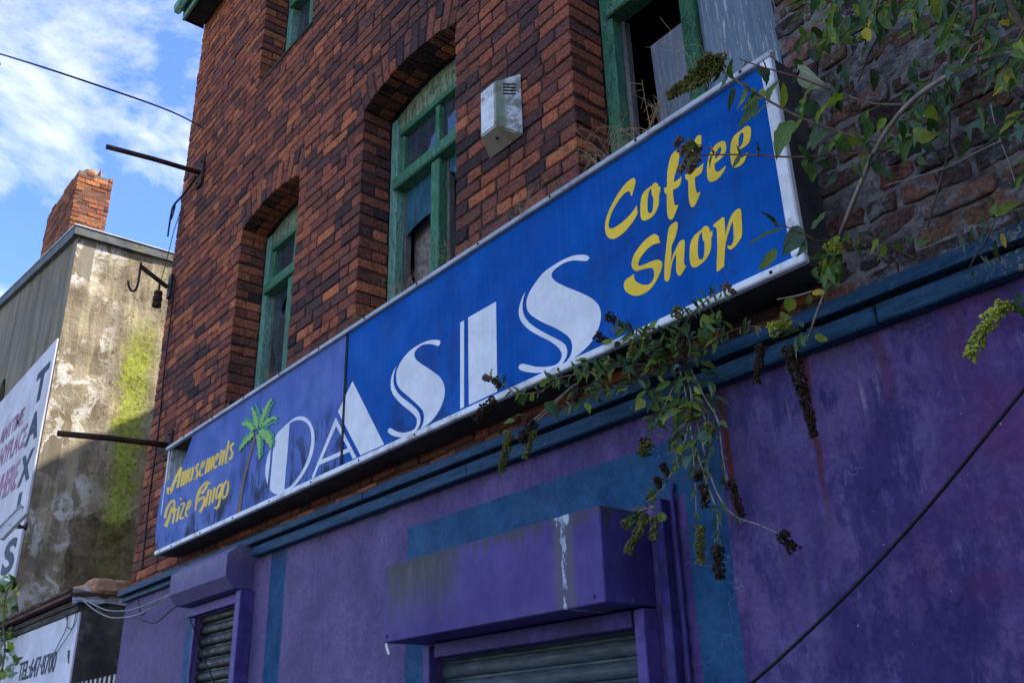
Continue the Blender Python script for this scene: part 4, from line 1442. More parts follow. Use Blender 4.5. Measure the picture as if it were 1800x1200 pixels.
# small painted script, worn: "Amusements / Prize Bingo"
C1 = ((280, 760), 6.667)
WORDS = {
    'A': [([(262, 405), (235, 450), (200, 520), (165, 610), (140, 680), (112, 705), (108, 640)], 20, 30), ([(258, 410), (240, 520), (214, 650)], 24, 18), ([(185, 575), (235, 555)], 12, 10)],
    'm': [([(285, 455), (255, 635)], 20, 17), ([(315, 440), (285, 620)], 20, 17), ([(345, 425), (316, 600)], 20, 17)],
    'u': [([(372, 415), (345, 545), (350, 575), (372, 545)], 18, 14), ([(405, 398), (375, 562)], 20, 16)],
    's': [([(466, 365), (440, 395), (440, 440), (452, 475), (430, 540), (418, 530)], 20, 20)],
    'e': [([(490, 430), (525, 375), (530, 330), (505, 360), (478, 455), (478, 505), (512, 485)], 13, 17)],
    'm ': [([(575, 300), (540, 485)], 20, 17), ([(605, 290), (573, 465)], 20, 17), ([(638, 270), (605, 440)], 20, 17)],
    'e ': [([(655, 340), (692, 285), (696, 245), (668, 275), (640, 370), (642, 415), (678, 390)], 13, 17)],
    'n': [([(738, 205), (705, 385)], 20, 17), ([(770, 200), (740, 365), (752, 365)], 20, 14)],
    't': [([(818, 95), (778, 345), (800, 330)], 18, 15), ([(785, 190), (840, 155)], 11, 9)],
    's ': [([(878, 120), (842, 160), (845, 205), (860, 240), (838, 305), (815, 300)], 20, 20)],
    'P': [([(150, 940), (178, 860), (172, 795), (125, 830), (85, 920), (68, 1000)], 16, 26), ([(150, 870), (112, 1010), (75, 1100)], 16, 34)],
    'r': [([(190, 885), (160, 1062)], 20, 17), ([(178, 935), (208, 890)], 12, 16)],
    'i': [([(238, 865), (205, 1040)], 20, 17), ([(250, 785), (258, 765)], 20, 18)],
    'z': [([(252, 848), (300, 825), (242, 1000), (285, 990)], 14, 18)],
    'e  ': [([(330, 905), (366, 840), (368, 795), (342, 825), (315, 920), (315, 975), (340, 965)], 13, 17)],
    'B': [([(425, 912), (440, 770), (480, 660), (560, 578), (560, 620), (500, 715)], 15, 22), ([(455, 800), (520, 755), (535, 780), (515, 860), (475, 935)], 20, 24), ([(500, 640), (435, 870)], 10, 8)],
    'i ': [([(583, 665), (545, 868)], 20, 17), ([(588, 600), (598, 578)], 20, 18)],
    'n ': [([(615, 665), (585, 850)], 20, 17), ([(655, 640), (622, 825)], 20, 16)],
    'g': [([(730, 605), (690, 640), (668, 740), (680, 775), (715, 700)], 18, 16), ([(742, 595), (705, 820), (675, 885), (655, 870)], 18, 24)],
    'o': [([(805, 560), (765, 605), (742, 700), (750, 765), (785, 735), (810, 640), (806, 565)], 20, 18)],
}


def stroke(name, pts, w0, w1, lift, mat):
    line = catmull(pts, 4, False)
    L, Rr = [], []
    for i, p in enumerate(line):
        a, b = line[max(0, i - 1)], line[min(len(line) - 1, i + 1)]
        d = Vector((b[0] - a[0], b[1] - a[1]))
        d = d.normalized() if d.length > 1e-6 else Vector((1, 0))
        wv = (w0 + (w1 - w0) * i / max(1, len(line) - 1)) / 2
        wx = wv * (1.0 if abs(d.y) > .4 else .8)
        L.append((p[0] - d.y * wx, p[1] + d.x * wx))
        Rr.append((p[0] + d.y * wx, p[1] - d.x * wx))
    mb = MB()
    f = lambda p: SP(C1[0][0] + p[0] / C1[1], C1[0][1] + p[1] / C1[1], lift)
    vs = [f(p) for p in L] + [f(p) for p in Rr]
    n = len(L)
    mb.add(vs, [(i, i + 1, n + i + 1, n + i) for i in range(n - 1)])
    return mb


k = 0
for ch, strokes in WORDS.items():
    mb = MB()
    for s_, (pts, a, b) in enumerate(strokes):
        m_ = stroke('letter', pts, a * 1.3, b * 1.35, .0012 + .0004 * s_ + .0001 * (k % 3), None)
        mb.add(m_.v, m_.f)
    k += 1
    mb.build('painted_letter', 'vinyl_yworn', sign)

# palm tree
C2 = ((410, 690), 5.45)
FR = [[(250, 345), (270, 250), (300, 160), (340, 90), (378, 50), (380, 80), (355, 120), (335, 190), (300, 260), (270, 330)],
      [(265, 330), (300, 280), (345, 245), (400, 228), (438, 235), (420, 260), (380, 260), (355, 275), (330, 310), (290, 325)],
      [(250, 360), (300, 350), (350, 375), (378, 420), (385, 480), (375, 555), (355, 510), (325, 470), (290, 430), (255, 395)],
      [(225, 400), (260, 395), (275, 450), (275, 530), (270, 620), (258, 660), (245, 580), (240, 500)],
      [(215, 375), (205, 420), (160, 460), (110, 520), (55, 575), (75, 520), (120, 440), (180, 385)],
      [(230, 350), (180, 370), (150, 330), (95, 310), (100, 285), (140, 270), (190, 300)],
      [(250, 345), (225, 340), (205, 280), (195, 200), (180, 140), (205, 145), (230, 200), (255, 270)]]
SH = [(16, 24), (0, 38), (22, -14), (22, -30), (-4, -28), (10, -38), (28, -40)]


def jag(poly, amp):
    out = []
    for i, p in enumerate(poly):
        q_ = poly[(i + 1) % len(poly)]
        L = math.hypot(q_[0] - p[0], q_[1] - p[1])
        n = max(1, int(L / 16))
        for j in range(n):
            t = j / n
            s_ = amp if j % 2 else -amp * .4
            out.append((p[0] + (q_[0] - p[0]) * t - (q_[1] - p[1]) / L * s_, p[1] + (q_[1] - p[1]) * t + (q_[0] - p[0]) / L * s_))
    return out


glyph('palm_trunk', *C2, [(222, 375), (240, 370), (200, 520), (150, 700), (110, 860), (85, 1060), (75, 1165), (20, 1190), (50, 1060), (80, 900), (120, 720), (175, 520)], 'palm_trunk', smooth=False, lift=.0040)
for i, (f_, s_) in enumerate(zip(FR, SH)):
    glyph('palm_frond_shadow', *C2, jag([(a + s_[0], b + s_[1]) for a, b in f_], 5), 'palm_teal', smooth=False, lift=.0042 + i * .0003)
    glyph('palm_frond', *C2, jag(f_, 7), 'palm_green', smooth=False, lift=.0066 + i * .0003)


# ------------------------------------------------------------------ roller shutters
def slats(x0, x1, y, z0, z1, pitch, mat, parent, bulge):
    z = z1
    prof = [(.0, .003), (.05, -bulge * .55), (.16, -bulge * .95), (.34, -bulge * 1.2), (.52, -bulge * 1.25), (.68, -bulge * 1.1), (.80, -bulge * .75), (.85, -bulge * .3), (.87, .003), (1.0, .003)]
    me = None
    while z > z0:
        if me is None:
            mb = MB()
            vs = []
            for x in (x0, x1):
                for t, dy in prof:
                    vs.append((x, dy, -t * pitch))
            n = len(prof)
            mb.add(vs, [(i, i + 1, n + i + 1, n + i) for i in range(n - 1)])
            ob = mb.build('slat', mat, parent)
            me = ob.data
        else:
            ob = bpy.data.objects.new('slat', me)
            COL.objects.link(ob)
            ob.parent = parent
        ob.location = (0, y, z)
        z -= pitch


s1 = empty('roller_shutter', 'narrow black roller shutter under a faceted purple box', 'shutter')
prof = [(.0, 2.855), (-.126, 2.844), (-.2, 2.782), (-.2, 2.645), (-.139, 2.573), (.0, 2.573)]
MB().prism([Vector((-6.68, min(a, -.013), b)) for a, b in prof], (.945, 0, 0)).build('shutter_box', 'purple_box', s1)
MB().bbox(-6.68, -5.76, -.06, -.014, 2.505, 2.566, .003).build('lip_board', 'purple_trim', s1)
MB().bbox(-5.777, -5.705, -.105, -.0125, .11, 2.565, .004).build('guide_rail', 'purple_trim', s1)
MB().bbox(-6.63, -6.602, -.03, -.0125, .11, 2.50, .004).build('guide_rail', 'purple_trim', s1)
slats(-6.60, -5.78, .035, .15, 2.52, .0765, 'shutter_black', s1, .018)

s2 = empty('roller_shutter', 'wide grey steel roller shutter under a square purple box stained with white paint', 'shutter')
b2 = MB()
b2.bbox(-3.755, -2.337, -.27, -.013, 2.052, 2.388, .004)
b2.build('shutter_box', 'purple_box', s2)
MB().bbox(-3.62, -2.40, -.085, -.014, 1.985, 2.046, .003).build('lip_board', 'purple_dark', s2)
MB().bbox(-3.755, -3.702, -.055, -.0125, .11, 2.045, .004).build('guide_rail', 'purple_trim', s2)
MB().bbox(-2.384, -2.335, -.09, -.0125, .11, 2.045, .004).build('guide_rail', 'purple_trim', s2)
slats(-3.70, -2.385, .035, .15, 2.04, .0735, 'shutter_grey', s2, .014)
for bx, rows in ((s2, [(-3.72, -2.39, -.271, 2.078)]), (s1, [])):
    for (xa, xb, yy, zz) in rows:
        for k in (0, 3):
            MB().lathe([(.007, 0), (.007, -.003), (.004, -.005)], (xa + (xb - xa) * k / 3, yy, zz), 'y', 8).build('screw', 'purple_dark', bx)
fl = MB().prism([Vector((-3.75, -.262, 2.055)), Vector((-3.735, -.262, 2.055)), Vector((-3.715, -.258, 2.005)), Vector((-3.728, -.258, 2.0)), Vector((-3.745, -.262, 2.035))], (0, .002, 0))
fl.build('paint_flake', 'sign_frame', s2)

cb = MB().bbox(-2.275, -2.235, -.06, -.0125, .11, 2.42, .004)
tag(cb.build('conduit', 'purple_dark'), 'square indigo conduit running down beside the grey shutter', 'conduit')
cb = MB().tube([(-2.205, -.028, .11), (-2.205, -.028, 2.44), (-2.205, -.016, 2.47)], .009, n=8)
tag(cb.build('pipe', 'purple_dark'), 'thin indigo pipe between the conduit and the teal stripe', 'pipe')

# ------------------------------------------------------------------ alarm box
al = empty('alarm_box', 'weathered white wedge shaped alarm box with vent slots on the brick wall', 'alarm box')


def alarm():
    W_ = [(-3.245, 4.445), (-2.968, 4.445), (-2.968, 4.835), (-3.245, 4.835)]
    F_ = [(-3.168, 4.502), (-3.050, 4.502), (-3.050, 4.775), (-3.168, 4.775)]
    bm = bmesh.new()
    vw = [bm.verts.new((a, -.008, b)) for a, b in W_]
    vf = [bm.verts.new((a, -.125, b)) for a, b in F_]
    bm.faces.new(vf)
    bm.faces.new(vw[::-1])
    for i in range(4):
        j = (i + 1) % 4
        bm.faces.new((vw[i], vw[j], vf[j], vf[i]))
    bmesh.ops.recalc_face_normals(bm, faces=bm.faces)
    bmesh.ops.bevel(bm, geom=bm.edges[:], offset=.006, segments=2, affect='EDGES')
    me = bpy.data.meshes.new('alarm_case')
    bm.to_mesh(me)
    bm.free()
    me.materials.append(M['alarm'])
    o = bpy.data.objects.new('case', me)
    COL.objects.link(o)
    o.parent = al
    # vent slots on the right facet
    p0, p1 = Vector((-3.050, -.125, 0)), Vector((-2.968, -.008, 0))
    d = (p1 - p0).normalized()
    nrm = Vector((d.y * -1, d.x, 0))
    nrm = Vector((.82, -.57, 0)).normalized() if nrm.x < 0 else nrm
    for i in range(4):
        zc = 4.755 - i * .020
        a = p0 + d * .045
        b = p0 + d * .112
        nn = Vector((d.y, -d.x, 0)) * .0015
        v = [Vector((a.x, a.y, zc)) + nn, Vector((b.x, b.y, zc)) + nn, Vector((b.x, b.y, zc + .009)) + nn, Vector((a.x, a.y, zc + .009)) + nn]
        MB().prism(v, -nn * .6).build('vent_slot', 'slot', al)
    MB().lathe([(.008, 0), (.008, .004)], (-3.10, -.075, 4.470), 'z', 10).build('drain_hole', 'slot', al)


alarm()

# ------------------------------------------------------------------ iron brackets
for lab, zc, xx, pz in (('rusty iron sign pole sticking out high on the brick corner', 6.716, -7.66, .30), ('rusty iron sign pole just above the torn end of the blue sign', 4.005, -7.62, .24)):
    po = empty('sign_pole', lab, 'pole', group='rusty sign poles')
    MB().tube([(xx, -.02, zc), (xx - .02, -.45, zc - .012), (xx - .04, -.87, zc - .04)], .024, n=10).build('pole', 'rusty', po, True)
    MB().bbox(xx - .07, xx + .07, -.024, -.002, zc - pz / 2, zc + pz / 2, .004).build('wall_plate', 'rusty', po)
    for s_ in (-1, 1):
        MB().lathe([(.012, 0), (.012, -.012)], (xx + .03 * s_, -.025, zc + s_ * pz * .36), 'y', 6).build('bolt', 'dark_iron', po)
    if zc > 6:
        MB().tube(spline3([(xx - .06, -.03, zc - .01), (xx - .25, -.06, zc - .12), (xx - .45, -.08, zc - .16), (xx - .47, -.09, zc - .28), (xx - .475, -.09, zc - .5)]), .013, .009, n=6).build('frayed_cable', 'dark_iron', po)
        MB().tube(spline3([(xx - .42, -.08, zc - .16), (xx - .40, -.09, zc - .26), (xx - .44, -.09, zc - .33)]), .010, .006, n=6).build('frayed_cable', 'dark_iron', po)

ib = empty('cable_bracket', 'iron wall bracket with hook and brown insulator on the building corner', 'bracket')
A = Vector((-8.13, -.03, V(312, 488, -.03).z))
Bp = min((V(247, 468, -.03 - .01 * k_) for k_ in range(60)), key=lambda p_: (p_ - A).length)
MB().tube([A, Bp], .022, n=8).build('arm', 'dark_iron', ib)
MB().bbox(-8.14, -8.06, -.03, -.003, A.z - .12, A.z + .12, .004).build('wall_plate', 'dark_iron', ib)
h0 = Bp
MB().tube(spline3([h0 + Vector((0, 0, .04)), h0, h0 + Vector((0, 0, -.18)), h0 + Vector((.01, -.02, -.26)), h0 + Vector((.03, -.06, -.28)), h0 + Vector((.04, -.09, -.24)), h0 + Vector((.04, -.10, -.20))]), .011, n=6).build('hook', 'dark_iron', ib)
I0 = A.lerp(Bp, .28)
MB().tube(spline3([I0, I0 + Vector((0, 0, -.16)), I0 + Vector((.01, -.01, -.24)), I0 + Vector((.06, -.02, -.26))]), .010, n=6).build('hook', 'dark_iron', ib)
MB().lathe([(.02, 0), (.042, .01), (.042, .04), (.030, .055), (.042, .07), (.042, .11), (.030, .125), (.042, .14), (.035, .165), (.015, .17)], I0 + Vector((.06, -.02, -.30)), 'z', 12).build('insulator', 'rusty', ib)


def cable(name, pts, r, mat, label, group=None):
    return tag(MB().tube(spline3(pts, 8), r, n=6).build(name, mat, None, True), label, 'cable', group)


cable('overhead_cable', [V(358, 226, -.02), V(300, 196, -.9), V(150, 143, -1.6), V(0, 95, -2.0), V(-120, 60, -2.25), Vector((-7.5, -9.0, 8.2)), Vector((-11.0, -15.0, 7.6))], .006, 'cable', 'thin black cable strung from the brick corner across the sky')
cable('bracket_wire', [I0 + Vector((.06, -.02, -.1)), V(296, 445, -.06), V(306, 405, -.02), V(316, 375, -.02)], .004, 'cable', 'thin wire rising from the insulator to the brick corner')
cable('wall_cable', [V(308, 490, -.03), V(300, 560, -.02), V(290, 640, -.02), V(278, 760, -.02), V(262, 880, -.02), V(250, 1000, -.02)], .007, 'cable', 'dark cable clipped down the brick corner')
sc0, sc1 = V(1880, 590, -.5), V(1800, 684, -.5)
sd0, sd1 = V(1200, 1290, -.5), V(1320, 1200, -.5)
sce = sc0 + (sc0 - sc1) * 6
sce.y = -.02
sde = sd0 + (sd0 - sd1) * 2.2
sde.y = -.02
cable('service_cable', [sce, sc0, V(1800, 684, -.5), V(1640, 880, -.5), V(1520, 1012, -.5), V(1410, 1120, -.5), V(1320, 1200, -.5), V(1200, 1290, -.5), sde], .0046, 'cable', 'black cable slanting in front of the purple wall')


# ------------------------------------------------------------------ neighbouring house
HX, HY = -12.95, .15
house = empty('rendered_house', 'stained rendered house with sunlit mossy side and taxi board', 'house')


def house_build():
    f = [(HX, 0), (HX, 8.52), (-18.2, 9.36), (-24, 9.9), (-24, 0)]
    mb = MB()
    fr = [Vector((a, HY, b)) for a, b in f]
    aw = [(-16.05, 5.2), (-16.75, 5.2), (-16.75, 6.9), (-16.7, 7.15), (-16.55, 7.38), (-16.4, 7.42), (-16.25, 7.38), (-16.1, 7.15), (-16.05, 6.9)]
    hole = [Vector((a, HY, b)) for a, b in aw]
    mb.prism(fr, (0, .25, 0), [hole])
    mb.build('front_wall', 'house_front', house)
    MB().box(-16.8, -16.0, HY + .2, HY + .24, 5.1, 7.5).build('window', 'dark_room', house)  # near-black sheet standing in for the dark inside
    # gable end: gridded and slightly uneven
    ny, nz = 40, 80
    vs, fs = [], []
    for j in range(nz + 1):
        for i in range(ny + 1):
            y = HY + .252 * 0 + i / ny * 5.0
            z = j / nz * 8.52
            dx = .018 * math.sin(3.1 * z + 1.3 * math.sin(2.2 * y)) * math.cos(2.7 * y + z) + .01 * math.sin(9 * z + 4 * y)
            if y > .95 and z < 4.55 + .25 * math.sin(9 * y):
                dx -= .035
            vs.append((HX + .004 + dx * min(1, 6 * (y - HY)), y, z))
    for j in range(nz):
        for i in range(ny):
            a = j * (ny + 1) + i
            fs.append((a, a + 1, a + ny + 2, a + ny + 1))
    MB().add(vs, fs).build('side_wall', 'house_side', house)
    MB().box(-24, HX - .05, 5.0, 5.2, 0, 9).build('back_wall', 'house_front', house)
    # coping: lead faced edge, paler top
    cz = 8.52
    MB().box(HX - .05, HX + .07, HY - .075, 5.2, cz + .0, cz + .13).build('coping', 'lead', house)
    MB().box(HX - .06, HX + .085, HY - .09, 5.2, cz + .132, cz + .148).build('coping_top', 'lead_top', house)
    mb = MB()
    mb.prism([Vector((HX - .052, HY - .07, cz)), Vector((-18.2, HY - .07, 9.36)), Vector((-24, HY - .07, 9.9)), Vector((-24, HY - .07, 10.05)), Vector((-18.2, HY - .07, 9.51)), Vector((HX - .052, HY - .07, cz + .15))], (0, .3, 0))
    mb.build('coping', 'lead', house)
    mb = MB()
    mb.prism([Vector((HX - .062, HY - .085, cz + .155)), Vector((-18.2, HY - .085, 9.515)), Vector((-18.2, HY - .085, 9.535)), Vector((HX - .062, HY - .085, cz + .178))], (0, .3, 0))
    mb.build('coping_top', 'lead_top', house)
    mb = MB()
    mb.add([(HX, HY + .2, cz + .1), (HX, 5, cz + .1), (-24, 5, 9.9), (-24, HY + .2, 9.9)], [(0, 1, 2, 3)])
    mb.build('flat_roof', 'slate', house)
    # painted taxi board
    bz0, bz1 = V(38, 1012, HY).z, V(108, 592, HY).z
    board = MB().bbox(-19.5, HX - .01, HY - .035, HY - .003, bz0, bz1, .004).build('taxi_board', 'board_white', house)
    return board, bz0, bz1


board, BZ0, BZ1 = house_build()


def text_obj(body, size_h, x_left, x_right, z_base, y, mat, name, parent, bold=.0, xs=None):
    """flat painted lettering on a wall that faces -y"""
    cu = bpy.data.curves.new('t', 'FONT')
    cu.body = body
    cu.size = 1
    cu.offset = bold * 1.8
    cu.extrude = .002
    cu.resolution_u = 3
    to = bpy.data.objects.new('t', cu)
    COL.objects.link(to)
    dg = bpy.context.evaluated_depsgraph_get()
    me = bpy.data.meshes.new_from_object(to.evaluated_get(dg))
    bpy.data.objects.remove(to)
    co_ = [v.co.copy() for v in me.vertices]
    mnx, mxx = min(c.x for c in co_), max(c.x for c in co_)
    mny, mxy = min(c.y for c in co_), max(c.y for c in co_)
    for v in me.vertices:
        c = v.co
        u = (c.x - mnx) / (mxx - mnx)
        t = (c.y - mny) / (mxy - mny)
        v.co = Vector((x_left + (x_right - x_left) * u, y - c.z, z_base + size_h * t))
    me.materials.clear()
    me.materials.append(M[mat])
    o = bpy.data.objects.new(name, me)
    COL.objects.link(o)
    o.parent = parent
    return o


# TAXIS runs down the board, one letter under another
YB = HY - .039
for ch, (tp, bt) in zip('TAXIS', (((86, 634), (72, 703)), ((76, 708), (52, 782)), ((72, 773), (38, 855)), ((48, 856), (39, 900)), ((38, 932), (14, 1012)))):
    zt, zb = V(*tp, YB).z, V(*bt, YB).z
    xr = -13.10
    wd = .62 if ch != 'I' else .16
    xl = -13.10 - .62 if ch != 'I' else -13.5
    xr = xl + wd
    text_obj(ch, (zt - zb) * .88, xl, xr, zb + .04, YB, 'navy', 'painted_letter', board, .02)
for word, xr, tp, bt in (('ANYTIME', -14.15, (36, 722), (30, 752)), ('ANYPLACE', -13.75, (50, 742), (40, 785)), ('ANYWHERE', -13.82, (42, 800), (30, 855))):
    zt, zb = V(*tp, YB).z, V(*bt, YB).z
    h = zt - zb
    text_obj(word, h, xr - 4.2 * h / .5 * .62, xr, zb, YB, 'pink', 'painted_word', board, .01)

# chimney
chim = empty('brick_chimney', 'orange brick chimney stack with broken pot behind the house coping', 'chimney')


def chimney():
    x0, x1, y0, y1, z0, z1 = -15.75, -14.0, .21, .74, 8.7, 10.26
    base = MB().box(x0 + .006, x1 - .006, y0 + .006, y1 - .006, z0, z1 - .01).build('stack_core', 'chimney_mortar', chim)
    PALC = [(.40, .15, .065), (.32, .11, .055), (.25, .10, .06), (.46, .18, .07), (.16, .075, .05)]
    specs = []
    z = z0
    k = 0
    while z < z1 - .05:
        for face in range(2):
            L0, L1 = (y0, y1) if face == 0 else (x0, x1)
            u = L0
            n = 0
            while u < L1 - .03:
                L = .11 if (n == 0 and (k + face) % 2) else .222
                L = min(L, L1 - u)
                if L1 - (u + L) < .05:
                    L = L1 - u
                c = rnd.choice(PALC)
                f_ = rnd.uniform(.7, 1.15)
                c = tuple(q * f_ for q in c)
                zc = z + .034
                if face == 0:
                    m = Matrix.Translation((x1 + rnd.uniform(-.006, .008), u + L / 2, zc)) @ Matrix.Rotation(R(90), 4, 'Z')
                else:
                    m = Matrix.Translation((u + L / 2, y0 + rnd.uniform(-.006, .006), zc))
                if z > z1 - .09 and rnd.random() < .55:
                    u += L + .011
                    continue
                specs.append((m, L - .0, .068 + rnd.uniform(-.004, .004), .05, c))
                u += L + .011
                n += 1
        z += .079
        k += 1
    emit_bricks(specs, base, 290, 'brick_o', 'brick_a', .004)
    MB().bbox(x0 + .05, x1 - .05, y0 + .05, y1 - .05, z1 - .012, z1 + .02, .01, .004).build('flaunching', 'chimney_mortar', chim)
    pot = MB()
    pot.lathe([(.12, 0), (.11, .06), (.10, .12)], (x1 - .22, y0 + .22, z1 + .018), 'z', 12)
    pot.build('broken_pot', 'terracotta', chim)
    MB().prism([Vector((x1 - .2, y0 + .3, z1)), Vector((x1 - .06, y0 + .36, z1)), Vector((x1 - .08, y0 + .35, z1 + .16)), Vector((x1 - .16, y0 + .32, z1 + .07))], (.03, -.02, 0)).build('pot_shard', 'terracotta', chim)


chimney()

# surveillance camera on the house corner
cc = empty('security_camera', 'white security camera on a curved arm by the taxi board', 'security camera')
c0 = V(44, 893, -.25)
c0 = V(43, 897, -.16)
c1 = min((V(-2, 944, -.16 - .01 * k_) for k_ in range(60)), key=lambda p_: (p_ - c0).length)
d_ = (c1 - c0).normalized()
q_ = d_.to_track_quat('Y', 'Z').to_matrix().to_4x4()
L_ = (c1 - c0).length
T_ = Matrix.Translation(c0) @ q_
mb = MB()
mb.box(-.05, .05, 0, L_, -.05, .05, T_)
mb.build('housing', 'sign_frame', cc)
MB().box(-.065, .065, -.03, L_ + .03, .052, .064, T_).build('sun_shield', 'board_white', cc)
MB().box(-.04, .04, L_ + .001, L_ + .006, -.04, .04, T_).build('lens_window', 'gap', cc)
w0 = V(47, 925, HY - .04)
MB().tube(spline3([w0, w0 + Vector((0, -.1, -.02)), w0.lerp(c0 + d_ * .12, .6) + Vector((0, 0, -.05)), c0 + d_ * .12 + Vector((0, 0, -.05))]), .022, n=8).build('arm', 'dark_iron', cc)
MB().lathe([(.05, 0), (.05, -.02), (.03, -.03)], w0, 'y', 10).build('mounting_plate', 'dark_iron', cc)

# ------------------------------------------------------------------ low white building with the telephone number
low = empty('low_building', 'low white painted outbuilding with a telephone number and rusty roof edge', 'building')
TX0, TX1, TZ = -12.30, -9.47, 2.88
MB().box(TX0, TX1 - .05, .012, 3.0, 0, TZ + .12).build('wall_core', 'grey_render', low)
fw = MB().bbox(TX0, TX1, -.01, .010, 0.11, TZ, .003).build('front_wall', 'white_wall', low)
MB().box(TX1 - .05, TX1 - .002, .013, 3.0, 0, TZ + .12).build('side_wall', 'grey_render', low)
for k, (a, b, yy) in enumerate(((TZ + .003, TZ + .06, -.03), (TZ + .063, TZ + .11, -.05))):
    MB().bbox(TX0 - .03, TX1 + .01, yy, .010, a, b, .004, .003).build('fascia_board', 'timber_dark', low)
MB().add([(TX0 - .08, -.12, TZ + .13), (TX1 + .04, -.12, TZ + .13), (TX1 + .04, 3.0, TZ + .32), (TX0 - .08, 3.0, TZ + .32), (TX0 - .08, -.12, TZ + .16), (TX1 + .04, -.12, TZ + .16), (TX1 + .04, 3.0, TZ + .35), (TX0 - .08, 3.0, TZ + .35)], [(3, 2, 1, 0), (4, 5, 6, 7), (0, 1, 5, 4), (1, 2, 6, 5), (2, 3, 7, 6), (3, 0, 4, 7)]).build('roof', 'roof_rust', low)
n_ = 9
for i in range(n_):                                          # ridge tiles along the front edge
    a = TX0 - .05 + i * (TX1 - TX0 + .05) / n_
    b = a + (TX1 - TX0 + .05) / n_ - .012
    MB().bbox(a, b, -.14, .10, TZ + .165, TZ + .205, .012, .006).build('edge_tile', 'roof_rust', low)
# mortar lump, sunlit look put into its orange, and crumpled flashing
g = MB()
bm = bmesh.new()
bmesh.ops.create_icosphere(bm, subdivisions=3, radius=1)
for v in bm.verts:
    n3 = .12 * math.sin(5 * v.co.x + 2) * math.cos(6 * v.co.y) + .1 * math.sin(9 * v.co.z + 4 * v.co.x)
    v.co = Vector((TX1 - .22, .25, TZ + .22)) + Vector((v.co.x * .34, v.co.y * .25, v.co.z * .12)) * (1 + n3)
bm.verts.index_update()
g.add([v.co for v in bm.verts], [[v.index for v in f.verts] for f in bm.faces])
bm.free()
g.build('mortar_lump', 'roof_lit', low, True)
vs, fs = [], []
nx, ny = 8, 26
for j in range(ny + 1):
    for i in range(nx + 1):
        y = -.10 + j / ny * 1.9
        t = i / nx
        z = TZ + .20 - t * .13 + rnd.uniform(-.016, .016)
        x = TX1 + .045 + rnd.uniform(-.02, .02) - (1 - t) * .05
        vs.append((x, y, z))
for j in range(ny):
    for i in range(nx):
        a = j * (nx + 1) + i
        fs.append((a, a + nx + 1, a + nx + 2, a + 1))
MB().add(vs, fs).build('flashing', 'foil', low)
zt = V(35, 1160, -.013).z
text_obj('TEL:647\u00b78700', .19, V(33, 1180, -.013).x, V(100, 1150, -.013).x, V(66, 1184, -.013).z - .02, -.0135, 'navy', 'painted_number', low, .004)
MB().prism([V(119, 1142, -.012), V(123, 1142, -.012), V(121, 1165, -.012), V(119, 1165, -.012)], (0, .0015, 0)).build('rust_mark', 'roof_rust', low)

# spiked gate top across the alley
gate = empty('spiked_gate', 'steel gate with forked spikes across the alley beside the purple wall', 'gate')
MB().bbox(TX1 + .03, XL - .03, .02, .06, 2.08, 2.13, .004).build('top_rail', 'steel', gate)
MB().bbox(TX1 + .03, XL - .03, .02, .06, .35, .40, .004).build('bottom_rail', 'steel', gate)
for i in range(10):
    x = TX1 + .08 + i * .122
    MB().bbox(x - .02, x + .02, .008, .019, .12, 2.17, .003).build('pale', 'steel', gate)
    for dx in (-.024, .0, .024):
        MB().tube([(x + dx * .3, .013, 2.168), (x + dx, .013, 2.25)], .007, .002, n=4).build('spike', 'steel', gate)

# loose wires between the outbuilding and the shop
wires = [[(145, 1052), (165, 1062), (190, 1072), (225, 1072), (262, 1060), (295, 1046)], [(146, 1055), (172, 1075), (200, 1085), (240, 1080), (275, 1062), (300, 1043)], [(170, 1068), (195, 1085), (232, 1083), (270, 1094), (300, 1072), (312, 1063)], [(243, 1045), (248, 1080), (262, 1068), (290, 1050)]]
for k, pts in enumerate(wires):
    n = len(pts)
    cable('loose_wire', [V(a, b, -.09 - .07 * min(1, i / 2)) if k < 3 else V(a, b, -.1) for i, (a, b) in enumerate(pts)], .005, 'cable_grey' if k < 2 else 'cable', ['pale wire sagging from the white outbuilding to the purple box, the higher one', 'pale wire sagging from the white outbuilding to the purple box, the lower one', 'dark wire looping under the faceted purple box', 'short dark wire looped against the purple wall end'][k])
for k, pts in enumerate([[(112, 1066), (117, 1085), (116, 1105), (92, 1152)], [(132, 1060), (132, 1085), (124, 1110), (98, 1148)], [(122, 1064), (118, 1098), (126, 1104), (134, 1090), (137, 1062)]]):
    cable('dangling_wire', [V(a, b, -.03) for a, b in pts], .004, 'cable', ['thin black wire drooping to the last digits of the telephone number, bent inwards', 'thin black wire hanging straight towards the end of the telephone number', 'thin black wire hanging in a closed loop under the roof edge of the white outbuilding'][k])
cable('shutter_wire', [V(331, 1080, -.03), V(342, 1108, -.03), V(352, 1140, -.02), V(368, 1180, -.02), V(378, 1205, -.02)], .005, 'cable', 'black wire dangling in front of the black shutter')

# ------------------------------------------------------------------ plants
LEAF = {}


